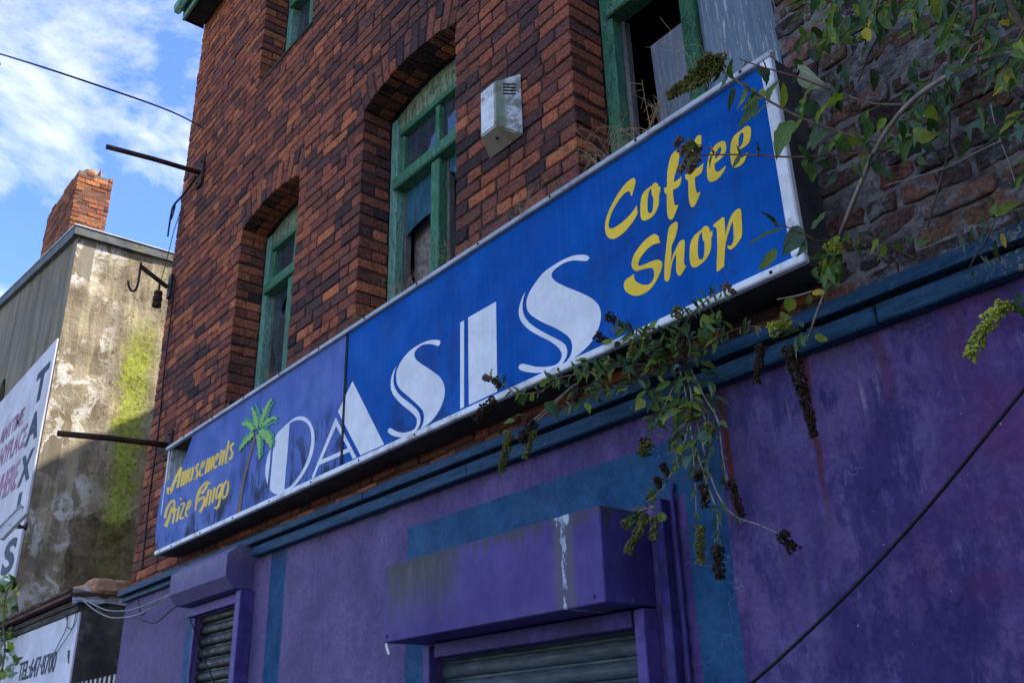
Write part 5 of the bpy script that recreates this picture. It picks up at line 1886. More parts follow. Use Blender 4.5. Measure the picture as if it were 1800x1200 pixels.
def leaf_mesh(var, mat):
    """a lance shaped leaf, one unit long, folded along the midrib and curled"""
    key = (var, mat)
    if key in LEAF:
        return LEAF[key]
    rg = random.Random(var * 17 + 5)
    n = 9
    curl = rg.uniform(-1.0, .35)
    fold = rg.uniform(.25, .95)
    side = rg.uniform(-.35, .35)
    twist = rg.uniform(-1.0, 1.0)
    vs = []
    for i in range(n + 1):
        t = i / n
        w_ = .5 * ((t + .012) ** .62 * (1 - t) ** .95) / .515
        z = curl * t * t * .6
        x = t * (1 - .12 * abs(curl) * t)
        yc = side * math.sin(t * math.pi)
        wav = rg.uniform(-.25, .25)
        for s_ in (-1, 0, 1):
            a = twist * t
            yy = s_ * w_ * math.cos(a)
            zz = z + abs(s_) * w_ * fold * .55 + s_ * w_ * math.sin(a) * .6 + (wav * w_ if s_ else 0)
            vs.append((x + (rg.uniform(-.03, .03) if s_ else 0), yc + yy, zz))
    fs = []
    for i in range(n):
        for k in range(2):
            a = i * 3 + k
            fs.append((a, a + 3, a + 4, a + 1))
    me = bpy.data.meshes.new('leaf')
    me.from_pydata(vs, [], fs)
    me.materials.append(M[mat])
    me.polygons.foreach_set('use_smooth', [True] * len(me.polygons))
    LEAF[key] = me
    return me


def put_leaf(parent, base, tip, width, mat, roll=None, name='leaf'):
    me = leaf_mesh(rnd.randrange(9), mat)
    o = bpy.data.objects.new(name, me)
    COL.objects.link(o)
    o.parent = parent
    base, tip = Vector(base), Vector(tip)
    d = tip - base
    L = d.length
    x = d.normalized()
    if roll is None:
        up = (CAM - base).normalized() + Vector((rnd.uniform(-.7, .7), rnd.uniform(-.5, .4), .45 + rnd.uniform(-.4, .6)))
    else:
        up = Vector(roll)
    y = up.cross(x)
    if y.length < 1e-3:
        y = Vector((1, 0, 0)).cross(x)
    y.normalize()
    z = x.cross(y)
    m = Matrix((x, y, z)).transposed().to_4x4()
    o.matrix_world = Matrix.Translation(base) @ m @ Matrix.Diagonal((L, width, L * .8, 1))
    return o


def dist(p):
    return (Vector(p) - CAM).length / F_PX        # metres per photo pixel at p


def stem(parent, pts, r0, r1, mat, name='stem', sub=5):
    P = spline3([V(*p) for p in pts], sub)
    MB().tube(P, r0, r1, n=6).build(name, mat, parent, True)
    return P


SPK = {}


def spike(parent, a, b, r0, r1, mat, name='seed_head', bend=.0, nub=.0065, dens=1.0):
    """a seed head: many small capsules crowded round a bent axis"""
    a, b = Vector(a), Vector(b)
    L = (b - a).length
    ax = (b - a).normalized()
    u = ax.orthogonal().normalized()
    v = ax.cross(u)
    sag = Vector((0, 0, -1)) * bend * L
    mb = MB()
    mb.tube([a, a.lerp(b, .5) + sag, b], max(.002, r0 * .45), max(.0015, r1 * .4), n=5)
    n = int(max(60, 1.3 * L / (nub * .85) * (2 * math.pi * (r0 + r1) / 2) / (nub * 1.25) * dens))
    n = min(n, 700)
    for i in range(n):
        t = (i + rnd.random()) / n
        th = rnd.uniform(0, 6.2832)
        rr = (r0 + (r1 - r0) * t) * (1 + .16 * math.sin(t * L / .018 * 2)) * rnd.uniform(.72, 1.12)
        c = a.lerp(b, t) + sag * (4 * t * (1 - t))
        d = u * math.cos(th) + v * math.sin(th)
        p = c + d * rr
        q = nub * rnd.uniform(.6, 1.35)
        k1 = (d * .8 + ax * .7 + Vector((rnd.uniform(-.4, .4), rnd.uniform(-.4, .4), rnd.uniform(-.4, .4)))).normalized()
        k2 = k1.orthogonal().normalized()
        k3 = k1.cross(k2)
        vs = [p - k1 * q * .5, p + k2 * q * .5, p + k3 * q * .5, p - k2 * q * .5, p - k3 * q * .5, p + k1 * q * .6]
        mb.add(vs, [(0, 2, 1), (0, 3, 2), (0, 4, 3), (0, 1, 4), (5, 1, 2), (5, 2, 3), (5, 3, 4), (5, 4, 1)])
    return mb.build(name, mat, parent)


def leaves_along(parent, P, n, l0, l1, mats, wr=(.30, .44), droop=.5, start=.05, out=.9, forward=.35):
    """opposite pairs of leaves up a stem"""
    for i in range(n):
        t = start + (1 - start) * (i + rnd.random() * .7) / n
        f = t * (len(P) - 1)
        k = min(int(f), len(P) - 2)
        p = P[k].lerp(P[k + 1], f - k)
        ax = (P[k + 1] - P[k]).normalized()
        side = ax.cross(Vector((0, -1, 0)))
        side = side.normalized() if side.length > .05 else Vector((1, 0, 0))
        for s_ in (-1, 1):
            if rnd.random() < .2:
                continue
            L = rnd.uniform(l0, l1) * (1 - .3 * t)
            d = (side * s_ * out + ax * forward * rnd.uniform(.2, 1.4) + Vector((rnd.uniform(-.3, .3), -.45 + rnd.uniform(-.4, .35), -droop * rnd.uniform(.3, 1.5)))).normalized()
            put_leaf(parent, p, p + d * L, L * rnd.uniform(*wr), rnd.choice(mats))


def at_depth(px, py, ref, k=1.0):
    """point under pixel (px,py) about as far off as ref, kept in front of the wall"""
    v = Vector(ray(px, py))
    dep = proj(ref)[2]
    t = dep / F_PX * k
    p = CAM + v * t
    if p.y > -.03:
        p = V(px, py, -.03)
    return p


def px_leaf(parent, x0, y0, x1, y1, w_, mat, y=-.3, dy=0):
    a = V(x0, y0, y)
    b = at_depth(x1, y1, a, rnd.uniform(.985, 1.01))
    put_leaf(parent, a, b, w_ * dist(a) * 1.40, mat)


def px_spike(parent, x0, y0, x1, y1, r, mat, y=-.25, taper=.5, bend=0.0, **k):
    a = V(x0, y0, y)
    b = at_depth(x1, y1, a)
    s_ = dist(a)
    k.setdefault('nub', .0095)
    return spike(parent, a, b, r * s_ * 1.0, r * s_ * taper * 1.1, mat, bend=bend, **k)


GREENS = ['leaf', 'leaf', 'leaf_blue', 'leaf', 'leaf_dark']
MIXED = ['leaf', 'leaf_blue', 'leaf_dark', 'leaf_blue', 'leaf', 'leaf_lime']

# --- the big bush hanging in from the upper right
bush = empty('buddleia_bush', 'large leafy bush with an arching pale stem growing out of the rough wall', 'bush')
stem(bush, [(1472, 428, -.05), (1486, 390, -.16), (1510, 330, -.26), (1546, 250, -.33), (1600, 180, -.36), (1680, 125, -.36), (1745, 98, -.34), (1830, 90, -.30)], .0085, .0070, 'stem')
P = stem(bush, [(1620, 232, -.20), (1560, 262, -.30), (1500, 270, -.32), (1400, 276, -.34), (1300, 272, -.36), (1225, 272, -.37), (1205, 268, -.37)], .0042, .0022, 'stem_red')
leaves_along(bush, P, 14, .05, .09, ['leaf', 'leaf', 'leaf_blue'], droop=.7, start=.05)
for (x, y, r) in ((1192, 248, 8), (1200, 262, 8), (1214, 268, 9), (1208, 282, 9), (1222, 285, 8), (1197, 297, 6), (1212, 298, 6), (1213, 252, 5), (1226, 265, 7)):
    px_spike(bush, x - 4, y - 3, x + 5, y + 4, r, 'spike_dry', -.375, .8, nub=.009, name='dry_flower')
for (a, b) in (((1262, 271), (1215, 252)), ((1245, 272), (1210, 295)), ((1230, 272), (1195, 258))):
    stem(bush, [(*a, -.365), ((a[0] + b[0]) / 2, (a[1] + b[1]) / 2 - 4, -.37), (*b, -.373)], .0016, .001, 'stem_red')
P = stem(bush, [(1548, 252, -.33), (1470, 230, -.36), (1400, 203, -.38), (1330, 165, -.39), (1280, 132, -.40), (1262, 122, -.40)], .0050, .0032, 'stem_brown')
leaves_along(bush, P, 12, .06, .11, ['leaf', 'leaf', 'leaf_lime', 'leaf_blue'], droop=.9, start=.15)
stem(bush, [(1262, 122, -.40), (1220, 142, -.40), (1172, 168, -.40)], .003, .0015, 'stem_brown')
for k_ in range(15):                                   # a ragged panicle: short side spikes round one axis
    t_ = k_ / 14
    x_, y_ = 1272 - 92 * t_, 112 + 52 * t_
    for s_ in (-1, 1):
        ln = (30 * (1 - t_) + 9) * rnd.uniform(.6, 1.1)
        px_spike(bush, x_, y_, x_ - ln * .75 + s_ * 2, y_ + s_ * ln * .62 + 6, 5.5 - 2 * t_, 'spike_green', -.40 + rnd.uniform(-.02, .02), .55, nub=.0085)
px_spike(bush, 1276, 102, 1238, 100, 7, 'spike_green', -.40, .6, nub=.0085)
P = stem(bush, [(1460, 158, -.34), (1400, 135, -.36), (1340, 118, -.38), (1300, 104, -.38)], .0032, .002, 'stem_red')
leaves_along(bush, P, 5, .03, .06, ['leaf_dark', 'leaf', 'spike_dark'], droop=.4)
P = stem(bush, [(1596, 184, -.35), (1535, 182, -.35), (1482, 166, -.36)], .004, .0028, 'stem_brown')
stem(bush, [(1710, -30, -.42), (1714, 30, -.42), (1708, 60, -.40), (1740, 95, -.36)], .006, .004, 'stem_red')
stem(bush, [(1668, 0, -.30), (1720, 50, -.34), (1752, 82, -.36)], .004, .003, 'stem_red')
stem(bush, [(1765, -20, -.42), (1790, 35, -.40), (1830, 95, -.36)], .009, .008, 'stem_brown')
stem(bush, [(1600, -10, -.06), (1560, 40, -.06), (1530, 90, -.05), (1508, 145, -.04)], .004, .003, 'stem_brown')
stem(bush, [(1670, 0, -.05), (1669, 120, -.06), (1668, 250, -.05), (1655, 310, -.03), (1630, 400, -.03)], .004, .003, 'stem_brown')
stem(bush, [(1640, 120, -.10), (1625, 180, -.08), (1618, 200, -.04)], .004, .003, 'stem_red')
stem(bush, [(1830, 215, -.10), (1780, 238, -.09), (1720, 266, -.07), (1660, 296, -.05), (1560, 325, -.03)], .0026, .0016, 'stem_grey')
stem(bush, [(1742, 185, -.12), (1752, 230, -.11), (1775, 290, -.08), (1788, 335, -.05)], .0018, .0012, 'stem_grey')
stem(bush, [(1690, 110, -.36), (1710, 80, -.38)], .0022, .0015, 'stem_grey')
for L in [(1402, 117, 1458, 152, 30, 'leaf_pale'), (1482, 174, 1426, 184, 32, 'leaf_lime'), (1398, 192, 1450, 214, 27, 'leaf_blue'), (1392, 212, 1355, 270, 34, 'leaf'), (1326, 166, 1292, 218, 22, 'leaf'),
          (1292, 155, 1278, 192, 11, 'leaf_dark'), (1332, 118, 1350, 152, 22, 'leaf_blue'), (1336, 158, 1358, 164, 18, 'leaf_lime'), (1488, 236, 1528, 240, 24, 'leaf_lime'), (1462, 248, 1500, 272, 22, 'leaf'),
          (1412, 282, 1424, 328, 20, 'leaf'), (1440, 282, 1462, 302, 14, 'leaf'), (1500, 284, 1510, 328, 18, 'leaf'), (1540, 284, 1566, 320, 20, 'leaf_blue'), (1470, 246, 1440, 270, 18, 'leaf'),
          (1368, 398, 1328, 374, 14, 'leaf_dark'), (1374, 402, 1314, 442, 20, 'leaf'), (1405, 398, 1372, 444, 34, 'leaf_blue'), (1364, 438, 1330, 472, 18, 'leaf_lime'), (1428, 404, 1458, 374, 13, 'leaf'), (1412, 420, 1398, 448, 14, 'leaf_dark'),
          (1622, 204, 1660, 211, 24, 'leaf_lime'), (1605, 228, 1652, 236, 24, 'leaf_lime'), (1600, 235, 1582, 250, 18, 'leaf'), (1590, 250, 1566, 244, 18, 'leaf_blue'), (1604, 240, 1588, 282, 17, 'leaf'), (1622, 246, 1650, 262, 18, 'leaf_dark'),
          (1704, 28, 1672, 78, 22, 'leaf'), (1722, 28, 1748, 52, 20, 'leaf'), (1690, 22, 1672, 40, 16, 'leaf'), (1724, 62, 1742, 28, 20, 'leaf_blue'), (1736, 62, 1762, 32, 22, 'leaf_blue'), (1748, 66, 1728, 102, 24, 'leaf'),
          (1716, 78, 1692, 58, 18, 'leaf_dark'), (1752, 96, 1726, 166, 24, 'leaf_blue'), (1744, 98, 1704, 94, 20, 'leaf'), (1768, 128, 1744, 160, 18, 'leaf_yellow'), (1790, 66, 1814, 96, 26, 'leaf_lime'), (1800, 122, 1772, 158, 16, 'leaf'),
          (1756, 40, 1772, 38, 12, 'leaf_yellow'), (1640, -8, 1646, 32, 16, 'leaf_lime'), (1624, -6, 1612, 20, 12, 'leaf'), (1668, 30, 1650, 80, 15, 'leaf'), (1682, 34, 1684, 66, 15, 'leaf'), (1696, 80, 1690, 102, 16, 'leaf_lime'),
          (1808, 200, 1762, 224, 14, 'leaf_blue'), (1810, 214, 1782, 240, 18, 'leaf_blue'), (1806, 176, 1790, 190, 20, 'leaf_blue'), (1770, 118, 1800, 112, 16, 'leaf'), (1770, 205, 1800, 206, 10, 'leaf_yellow'),
          (1728, 212, 1694, 226, 26, 'leaf_blue'), (1734, 218, 1752, 248, 20, 'leaf_dark'), (1694, 238, 1692, 284, 10, 'leaf'), (1520, 50, 1530, 78, 15, 'leaf_yellow'), (1536, 24, 1522, 48, 7, 'leaf_yellow')]:
    px_leaf(bush, *L, y=-.33 + rnd.uniform(-.05, .05))
P = stem(bush, [(1472, 418, -.20), (1440, 424, -.30), (1400, 405, -.36), (1360, 392, -.38)], .0034, .002, 'stem_brown')
for q in range(105):                                    # foliage close against the wall, mostly in the shade-darkened leaf colour
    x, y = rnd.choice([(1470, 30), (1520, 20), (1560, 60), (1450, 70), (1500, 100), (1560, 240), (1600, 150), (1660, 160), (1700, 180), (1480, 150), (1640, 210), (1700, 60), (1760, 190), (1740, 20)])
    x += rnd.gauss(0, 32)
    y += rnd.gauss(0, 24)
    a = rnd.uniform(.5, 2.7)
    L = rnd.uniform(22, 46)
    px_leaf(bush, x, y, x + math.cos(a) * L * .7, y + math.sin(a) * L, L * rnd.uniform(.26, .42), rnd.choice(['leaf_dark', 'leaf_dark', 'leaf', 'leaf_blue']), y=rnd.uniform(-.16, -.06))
for q in range(46):                                    # growth at the top edge
    x = rnd.uniform(1420, 1800)
    y = rnd.uniform(-25, 22)
    L = rnd.uniform(25, 52)
    a = rnd.uniform(.8, 2.4)
    px_leaf(bush, x, y, x + math.cos(a) * L * .6, y + math.sin(a) * L, L * rnd.uniform(.28, .4), rnd.choice(MIXED), y=rnd.uniform(-.34, -.10))
px_spike(bush, 1494, 182, 1506, 200, 9, 'spike_dry', -.30, .8, nub=.009, name='dry_flower')

# --- leafy shoots hanging from above the rough wall
sh = empty('leafy_shoots', 'dense leafy shoots hanging down over the top of the rough wall', 'bush')
for (pts, n) in [([(1705, -60, -.30), (1690, 0, -.38), (1676, 40, -.42), (1664, 84, -.43)], 7), ([(1770, -50, -.30), (1745, 10, -.40), (1728, 60, -.44), (1716, 120, -.45)], 8), ([(1830, 10, -.30), (1800, 50, -.40), (1775, 100, -.44), (1758, 150, -.45)], 8),
                 ([(1560, -50, -.12), (1545, 0, -.2), (1528, 40, -.24), (1520, 80, -.25)], 6), ([(1480, -50, -.10), (1470, 0, -.16), (1462, 40, -.20), (1455, 75, -.2)], 6), ([(1625, -60, -.2), (1618, -10, -.28), (1606, 30, -.3), (1600, 60, -.3)], 6),
                 ([(1850, 180, -.2), (1810, 190, -.3), (1780, 220, -.34), (1765, 255, -.34)], 6), ([(1420, -40, -.08), (1416, 0, -.12), (1405, 30, -.15)], 4), ([(1840, 90, -.3), (1800, 110, -.36), (1780, 140, -.38), (1772, 175, -.38)], 5),
                 ([(1850, 260, -.15), (1815, 280, -.22), (1796, 320, -.25)], 4), ([(1640, 130, -.1), (1625, 165, -.14), (1605, 195, -.16), (1596, 225, -.16)], 5)]:
    P = stem(sh, pts, .0040, .0018, 'stem_red' if rnd.random() < .4 else 'stem_brown')
    leaves_along(sh, P, n, .055, .105, ['leaf', 'leaf', 'leaf_blue', 'leaf_lime', 'leaf', 'leaf_dark'], droop=1.0, start=.1)
for q in range(70):
    x, y = rnd.choice([(1700, 60), (1740, 110), (1690, 30), (1770, 60), (1640, 20), (1790, 150), (1500, 30), (1560, 20), (1450, 40), (1600, 230), (1500, 260)])
    x += rnd.gauss(0, 28)
    y += rnd.gauss(0, 24)
    L = rnd.uniform(26, 50)
    a_ = rnd.uniform(.7, 2.5)
    px_leaf(sh, x, y, x + math.cos(a_) * L * .7, y + math.sin(a_) * L, L * rnd.uniform(.28, .40), rnd.choice(['leaf', 'leaf', 'leaf_lime', 'leaf_blue', 'leaf_dark']), y=rnd.uniform(-.42, -.2))

# --- sprig at the sign's lower right corner
sp = empty('wall_sprig', 'leafy sprig with lime seed heads at the lower corner of the blue sign', 'plant')
P = stem(sp, [(1474, 424, -.06), (1460, 470, -.20), (1450, 510, -.22), (1432, 560, -.20), (1418, 602, -.17)], .0052, .003, 'stem')
for q in range(34):
    a = rnd.uniform(0, 6.28)
    r = rnd.uniform(4, 24)
    x, y = 1456 + math.cos(a) * r, 462 + math.sin(a) * r
    L = rnd.uniform(26, 44)
    b = rnd.uniform(.2, 2.9)
    px_leaf(sp, x, y, x + math.cos(b) * L * .8, y + math.sin(b) * L, L * rnd.uniform(.3, .42), rnd.choice(['leaf', 'leaf', 'leaf_blue', 'leaf_lime', 'leaf_dark']), y=rnd.uniform(-.30, -.18))
px_spike(sp, 1458, 424, 1474, 446, 13, 'spike_lime', -.26, .8, nub=.009)
P = stem(sp, [(1428, 512, -.22), (1400, 520, -.23), (1366, 526, -.24)], .0032, .002, 'stem')
for L in [(1390, 522, 1384, 552, 22, 'leaf_lime'), (1376, 548, 1372, 562, 14, 'leaf_lime'), (1428, 516, 1452, 512, 12, 'leaf_yellow'), (1424, 518, 1414, 536, 11, 'leaf'), (1432, 590, 1456, 600, 14, 'leaf_lime'), (1418, 588, 1418, 612, 12, 'leaf'), (1420, 582, 1440, 566, 10, 'leaf_blue'),
          (1410, 584, 1396, 615, 10, 'leaf_blue'), (1402, 592, 1388, 630, 9, 'leaf_blue'), (1412, 575, 1400, 565, 9, 'leaf_blue'), (1408, 580, 1372, 590, 9, 'leaf_dark')]:
    px_leaf(sp, *L, y=-.22)
px_spike(sp, 1352, 582, 1392, 566, 12, 'spike_lime', -.21, .7, nub=.009)
px_spike(sp, 1388, 606, 1432, 768, 14, 'spike_dark', -.22, .35, bend=-.04, nub=.010)
px_spike(sp, 1338, 604, 1330, 674, 8, 'spike_dark', -.22, .6, nub=.009)

# --- sprigs growing from the wall head at the right
for lab, pts, lv in (('thin sprig with narrow leaves rooted behind the cornice on the rough wall', [(1700, 480, -.03), (1715, 450, -.10), (1735, 420, -.16), (1750, 385, -.2)], [(1750, 380, 1796, 346, 18, 'leaf_lime'), (1752, 376, 1742, 352, 15, 'leaf'), (1748, 384, 1728, 396, 12, 'leaf_blue'), (1738, 395, 1722, 385, 12, 'leaf'), (1730, 400, 1722, 424, 8, 'leaf_blue'), (1708, 398, 1704, 434, 7, 'leaf_blue'), (1686, 412, 1690, 450, 8, 'leaf_blue'), (1760, 410, 1768, 438, 8, 'leaf_yellow'), (1750, 420, 1756, 460, 10, 'leaf_dark'), (1728, 452, 1748, 462, 14, 'leaf_blue'), (1705, 485, 1722, 492, 12, 'leaf')]),
                     ('small dark sprig in a joint of the rough wall', [(1610, 455, -.03), (1570, 435, -.07), (1535, 415, -.10)], [(1535, 415, 1510, 405, 10, 'leaf_dark'), (1540, 420, 1528, 450, 12, 'leaf_lime'), (1555, 430, 1545, 456, 12, 'leaf_lime'), (1545, 418, 1560, 405, 12, 'leaf_dark'), (1565, 432, 1590, 440, 10, 'leaf'), (1510, 410, 1506, 460, 9, 'leaf_dark'), (1490, 405, 1495, 430, 9, 'leaf'), (1610, 425, 1632, 420, 12, 'leaf'), (1600, 430, 1588, 416, 12, 'leaf_dark')])):
    s_ = empty('wall_sprig', lab, 'plant')
    stem(s_, pts, .003, .0015, 'stem_brown')
    for L in lv:
        px_leaf(s_, *L, y=-.14, dy=-.02)
s_ = empty('wall_sprig', 'drooping lime green seed head hanging over the purple wall', 'plant')
stem(s_, [(1860, 540, -.12), (1815, 530, -.25), (1780, 530, -.30), (1760, 540, -.31)], .004, .0025, 'stem')
px_spike(s_, 1770, 533, 1703, 630, 11, 'spike_lime', -.31, .8, bend=-.10, nub=.010)
for L in [(1785, 530, 1804, 548, 20, 'leaf_blue'), (1782, 528, 1800, 512, 16, 'leaf_blue'), (1790, 535, 1796, 560, 12, 'leaf'), (1765, 545, 1772, 562, 6, 'leaf')]:
    px_leaf(s_, *L, y=-.31)

# --- the plant trailing along under the sign
tr = empty('trailing_buddleia', 'straggling plant trailing along the bottom edge of the blue sign', 'plant')
paths = [([(1010, 690, -.10), (985, 665, -.20), (950, 688, -.235), (905, 690, -.25), (880, 668, -.26), (855, 660, -.27)], 8, .045, .085),
         ([(1180, 650, -.09), (1120, 640, -.20), (1060, 650, -.235), (1000, 660, -.25), (965, 668, -.26)], 13, .05, .10),
         ([(1190, 640, -.09), (1150, 600, -.20), (1110, 585, -.235), (1085, 570, -.25)], 12, .05, .10),
         ([(1190, 650, -.09), (1190, 600, -.20), (1210, 560, -.235), (1245, 525, -.25), (1275, 508, -.26)], 12, .05, .10),
         ([(1150, 660, -.09), (1100, 680, -.2), (1050, 690, -.22), (990, 720, -.22)], 9, .05, .09),
         ([(1200, 650, -.09), (1240, 610, -.16), (1290, 580, -.18), (1340, 572, -.19)], 10, .045, .085),
         ([(1190, 650, -.09), (1150, 630, -.23), (1125, 610, -.25), (1130, 590, -.26)], 8, .05, .10)]
for pts, n, l0, l1 in paths:
    P = stem(tr, pts, .0042, .002, 'stem_brown')
    leaves_along(tr, P, int(n * 1.5), l0 * .75, l1 * .8, MIXED, droop=.45, start=.1)
for q in range(105):
    t = rnd.random()
    x = 1010 + t * 270 + rnd.gauss(0, 12)
    y = 672 - t * 105 + rnd.gauss(0, 22)
    a = rnd.uniform(0, 6.28)
    L = rnd.uniform(14, 30)
    px_leaf(tr, x, y, x + math.cos(a) * L, y + math.sin(a) * L * .7 + 6, L * rnd.uniform(.3, .45), rnd.choice(MIXED), y=rnd.uniform(-.27, -.17))
stem(tr, [(930, 745, -.20), (975, 705, -.22), (1010, 675, -.24)], .003, .002, 'stem')
stem(tr, [(945, 738, -.21), (985, 700, -.22), (1015, 672, -.24)], .002, .0015, 'stem_grey')
for L in [(958, 708, 984, 742, 30, 'leaf_blue'), (935, 690, 942, 705, 16, 'leaf_lime'), (1010, 722, 1030, 700, 12, 'leaf_dark'), (1028, 708, 1036, 728, 12, 'leaf_lime'), (1145, 578, 1154, 556, 14, 'leaf_lime'), (925, 690, 920, 712, 16, 'leaf'), (950, 680, 968, 668, 12, 'leaf_lime'), (1240, 595, 1236, 560, 8, 'leaf_blue'), (1244, 590, 1268, 568, 9, 'leaf_blue'), (1238, 590, 1212, 600, 9, 'leaf_blue'), (1232, 575, 1262, 562, 24, 'leaf_lime'), (1228, 578, 1248, 598, 18, 'leaf'), (900, 735, 925, 718, 12, 'leaf'), (905, 738, 885, 748, 10, 'leaf')]:
    px_leaf(tr, *L, y=-.26)
for S_ in [(872, 702, 834, 738, 11, 'spike_dark', .7), (938, 738, 916, 778, 10, 'spike_dark', .8), (1066, 552, 1082, 566, 8, 'spike_dark', .8), (1046, 588, 1070, 602, 7, 'spike_dark', .8), (850, 660, 862, 668, 5, 'spike_dry', .8), (868, 664, 880, 682, 6, 'spike_dark', .8), (1114, 596, 1107, 634, 7, 'spike_green', .6), (1072, 630, 1068, 652, 6, 'spike_green', .6), (896, 758, 880, 830, 8, 'spike_green', .6), (938, 756, 922, 806, 7, 'spike_green', .5), (1202, 596, 1197, 642, 8, 'spike_dark', .7), (1020, 680, 1008, 705, 7, 'spike_dark', .7), (1272, 500, 1292, 516, 6, 'spike_dry', .6), (1182, 545, 1196, 552, 9, 'spike_green', .8)]:
    px_spike(tr, *S_[:6], y=-.265, taper=S_[6])

# --- the tangle hanging down over the teal band
hg = empty('hanging_buddleia', 'tangle of thin twigs and seed heads hanging down over the teal painted band', 'plant')
hp = [([(1195, 650, -.09), (1205, 690, -.17), (1215, 760, -.20), (1222, 840, -.22), (1224, 905, -.22)], 7),
      ([(1205, 655, -.09), (1215, 700, -.17), (1200, 790, -.20), (1170, 850, -.22), (1145, 885, -.23)], 6),
      ([(1215, 650, -.09), (1240, 700, -.16), (1262, 740, -.19), (1270, 800, -.20), (1278, 845, -.21)], 3),
      ([(1210, 660, -.09), (1235, 780, -.18), (1258, 860, -.21), (1290, 905, -.22), (1335, 922, -.22), (1374, 940, -.22)], 4),
      ([(1215, 760, -.20), (1240, 840, -.21), (1260, 900, -.22), (1262, 955, -.22)], 5),
      ([(1190, 665, -.12), (1165, 720, -.18), (1140, 765, -.20)], 4),
      ([(1225, 700, -.17), (1250, 770, -.20), (1240, 830, -.21)], 6),
      ([(1150, 890, -.23), (1120, 900, -.24), (1104, 918, -.24)], 2)]
for pts, n in hp:
    P = stem(hg, pts, .0034, .0016, 'stem')
    leaves_along(hg, P, n * 2, .03, .07, ['leaf', 'leaf_blue', 'leaf_dark', 'leaf_dark'], droop=.8, out=.7)
for q in range(9):
    x0, y0 = rnd.uniform(1185, 1240), rnd.uniform(690, 820)
    stem(hg, [(x0, y0, -.19), (x0 + rnd.uniform(-30, 30), y0 + 40, -.20), (x0 + rnd.uniform(-70, 40), y0 + rnd.uniform(50, 110), -.22)], .0017, .0009, 'stem_brown')
for q in range(85):
    x, y = rnd.gauss(1192, 34), rnd.gauss(700, 42)
    a = rnd.uniform(.2, 2.9)
    L = rnd.uniform(20, 40)
    px_leaf(hg, x, y, x + math.cos(a) * L, y + math.sin(a) * L * .8, L * rnd.uniform(.26, .4), rnd.choice(MIXED), y=rnd.uniform(-.22, -.13))
for L in [(1228, 762, 1246, 784, 28, 'leaf_blue'), (1128, 700, 1118, 716, 20, 'leaf_lime'), (1150, 705, 1160, 722, 18, 'leaf'), (1176, 730, 1166, 750, 9, 'leaf_lime'), (1165, 900, 1158, 918, 18, 'leaf'), (1214, 800, 1205, 830, 14, 'leaf_blue'), (1262, 745, 1276, 748, 10, 'leaf'), (1196, 780, 1200, 800, 12, 'leaf_lime')]:
    px_leaf(hg, *L, y=-.22)
for S_ in [(1142, 776, 1124, 796, 9, 'spike_green', .8), (1134, 770, 1130, 786, 6, 'spike_dark', .8), (1162, 814, 1176, 838, 5, 'spike_dark', .7), (1153, 838, 1160, 858, 5, 'spike_dark', .7), (1140, 866, 1152, 874, 9, 'spike_green', .9), (1100, 914, 1108, 928, 9, 'spike_green', .9), (1128, 892, 1118, 914, 7, 'spike_green', .7), (1138, 904, 1102, 972, 9, 'spike_green', .6), (1152, 906, 1148, 948, 7, 'spike_green', .8), (1229, 922, 1232, 990, 8, 'spike_green', .8), (1261, 958, 1266, 1018, 9, 'spike_dark', .8), (1236, 850, 1241, 892, 7, 'spike_dark', .8), (1281, 844, 1306, 908, 9, 'spike_dark', .5), (1371, 936, 1397, 968, 9, 'spike_dark', .9), (1207, 714, 1212, 742, 7, 'spike_green', .8), (1247, 742, 1250, 762, 8, 'spike_green', .8), (1226, 828, 1228, 845, 6, 'spike_dark', .8)]:
    px_spike(hg, *S_[:6], y=-.225, taper=S_[6])

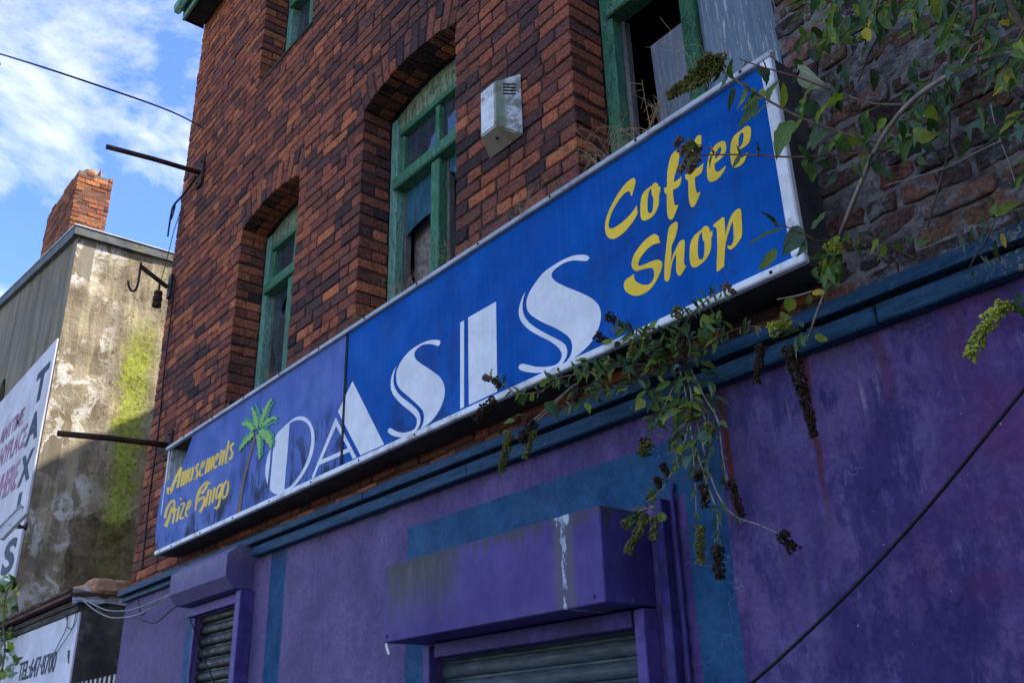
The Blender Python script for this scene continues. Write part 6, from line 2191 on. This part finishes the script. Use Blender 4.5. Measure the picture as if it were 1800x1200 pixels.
# --- dry grass growing on top of the sign
TOPZ = SZ1 + .014
places = [('dry grass tuft on the sign below the boarded window, by the green jamb', (1072, 255), 16, .24), ('dry grass tuft on the sign under the leaning grey board', (1150, 208), 18, .20), ('bent dry grass on the sign below the white alarm box', (932, 338), 12, .15), ('dry grass tuft on the sign under the window with hanging glass', (715, 486), 13, .17), ('small dry tuft on the sign by the window with hanging glass, against the brick reveal', (655, 525), 5, .10), ('dry grass wisp on the sign between the windows', (640, 556), 6, .09), ('dry grass wisp on the sign beneath the cracked window', (490, 660), 7, .12), ('tiny dry tuft on the sign above the palm tree', (408, 716), 4, .09), ('dry grass tuft on the sign at the mullion of the window with hanging glass', (800, 425), 6, .14)]
for lab, (px, py), n, hgt in places:
    b0 = V(px, py, -.10)
    b0.z = TOPZ
    tf = empty('dry_grass_tuft', lab, 'grass', group='dry grass on top of the sign')
    for q in range(n):
        d = Vector((rnd.uniform(-1, 1), rnd.uniform(-.5, .3), rnd.uniform(.5, 1.2))).normalized()
        p0 = b0 + Vector((rnd.uniform(-.06, .06), rnd.uniform(-.05, .04), 0))
        L = hgt * rnd.uniform(.6, 1.2)
        p1 = p0 + d * L * .6
        p2 = p1 + (d + Vector((rnd.uniform(-.5, .5), rnd.uniform(-.3, .1), -.5))).normalized() * L * .5
        mb = MB().tube(spline3([p0, p1, p2], 3), .0022, .0009, n=3)
        for w_ in range(4):
            t = p1.lerp(p2, .2 + w_ * .2)
            mb.tube([t, t + Vector((rnd.uniform(-.5, .5), -.2, rnd.uniform(-.9, .2))).normalized() * L * .34], .0014, .0007, n=3)
        mb.build('stalk', 'straw', tf)
# thin bare twigs in front of the blue boarding
tw = empty('dry_weed', 'bare wiry dead weed in front of the peeling blue board', 'plant')
for q in range(12):
    x, y = 1230 + rnd.uniform(-40, 110), 170 + rnd.uniform(-20, 10)
    stem(tw, [(x, y, -.10), (x + rnd.uniform(-50, 30), y - rnd.uniform(20, 70), -.09), (x + rnd.uniform(-100, 50), y - rnd.uniform(60, 130), -.08)], .0013, .0006, 'straw', 'stalk', 3)
mb = MB()
for q in range(90):
    p = V(272 + rnd.gauss(0, 3), 974 + rnd.gauss(0, 3), -.15)
    p += Vector((rnd.gauss(0, .015), rnd.gauss(0, .015), 0))
    mb.add([p, p + Vector((.012, 0, .004)), p + Vector((0, -.006, .014))], [(0, 1, 2)])
mo = mb.build('moss', 'moss')
mo['kind'] = 'stuff'

# --- climber in front of the white outbuilding
cl = empty('climbing_plant', 'leafy climber in front of the white outbuilding and taxi board', 'plant')
P = stem(cl, [(-10, 1230, -.1), (8, 1150, -.12), (6, 1080, -.12), (14, 1035, -.12), (30, 1025, -.12)], .012, .005, 'stem_brown')
for q in range(90):
    x, y = rnd.gauss(4, 12), rnd.uniform(1018, 1200)
    a = rnd.uniform(0, 6.28)
    L = rnd.uniform(9, 20)
    px_leaf(cl, x, y, x + math.cos(a) * L, y + math.sin(a) * L, L * .5, rnd.choice(['leaf', 'leaf_dark', 'leaf', 'leaf_lime', 'leaf_pale']), y=rnd.uniform(-.16, -.05))
px_leaf(cl, 26, 1030, 36, 1025, 9, 'leaf_yellow', y=-.12)
px_leaf(cl, 30, 1042, 37, 1050, 6, 'leaf_yellow', y=-.12)
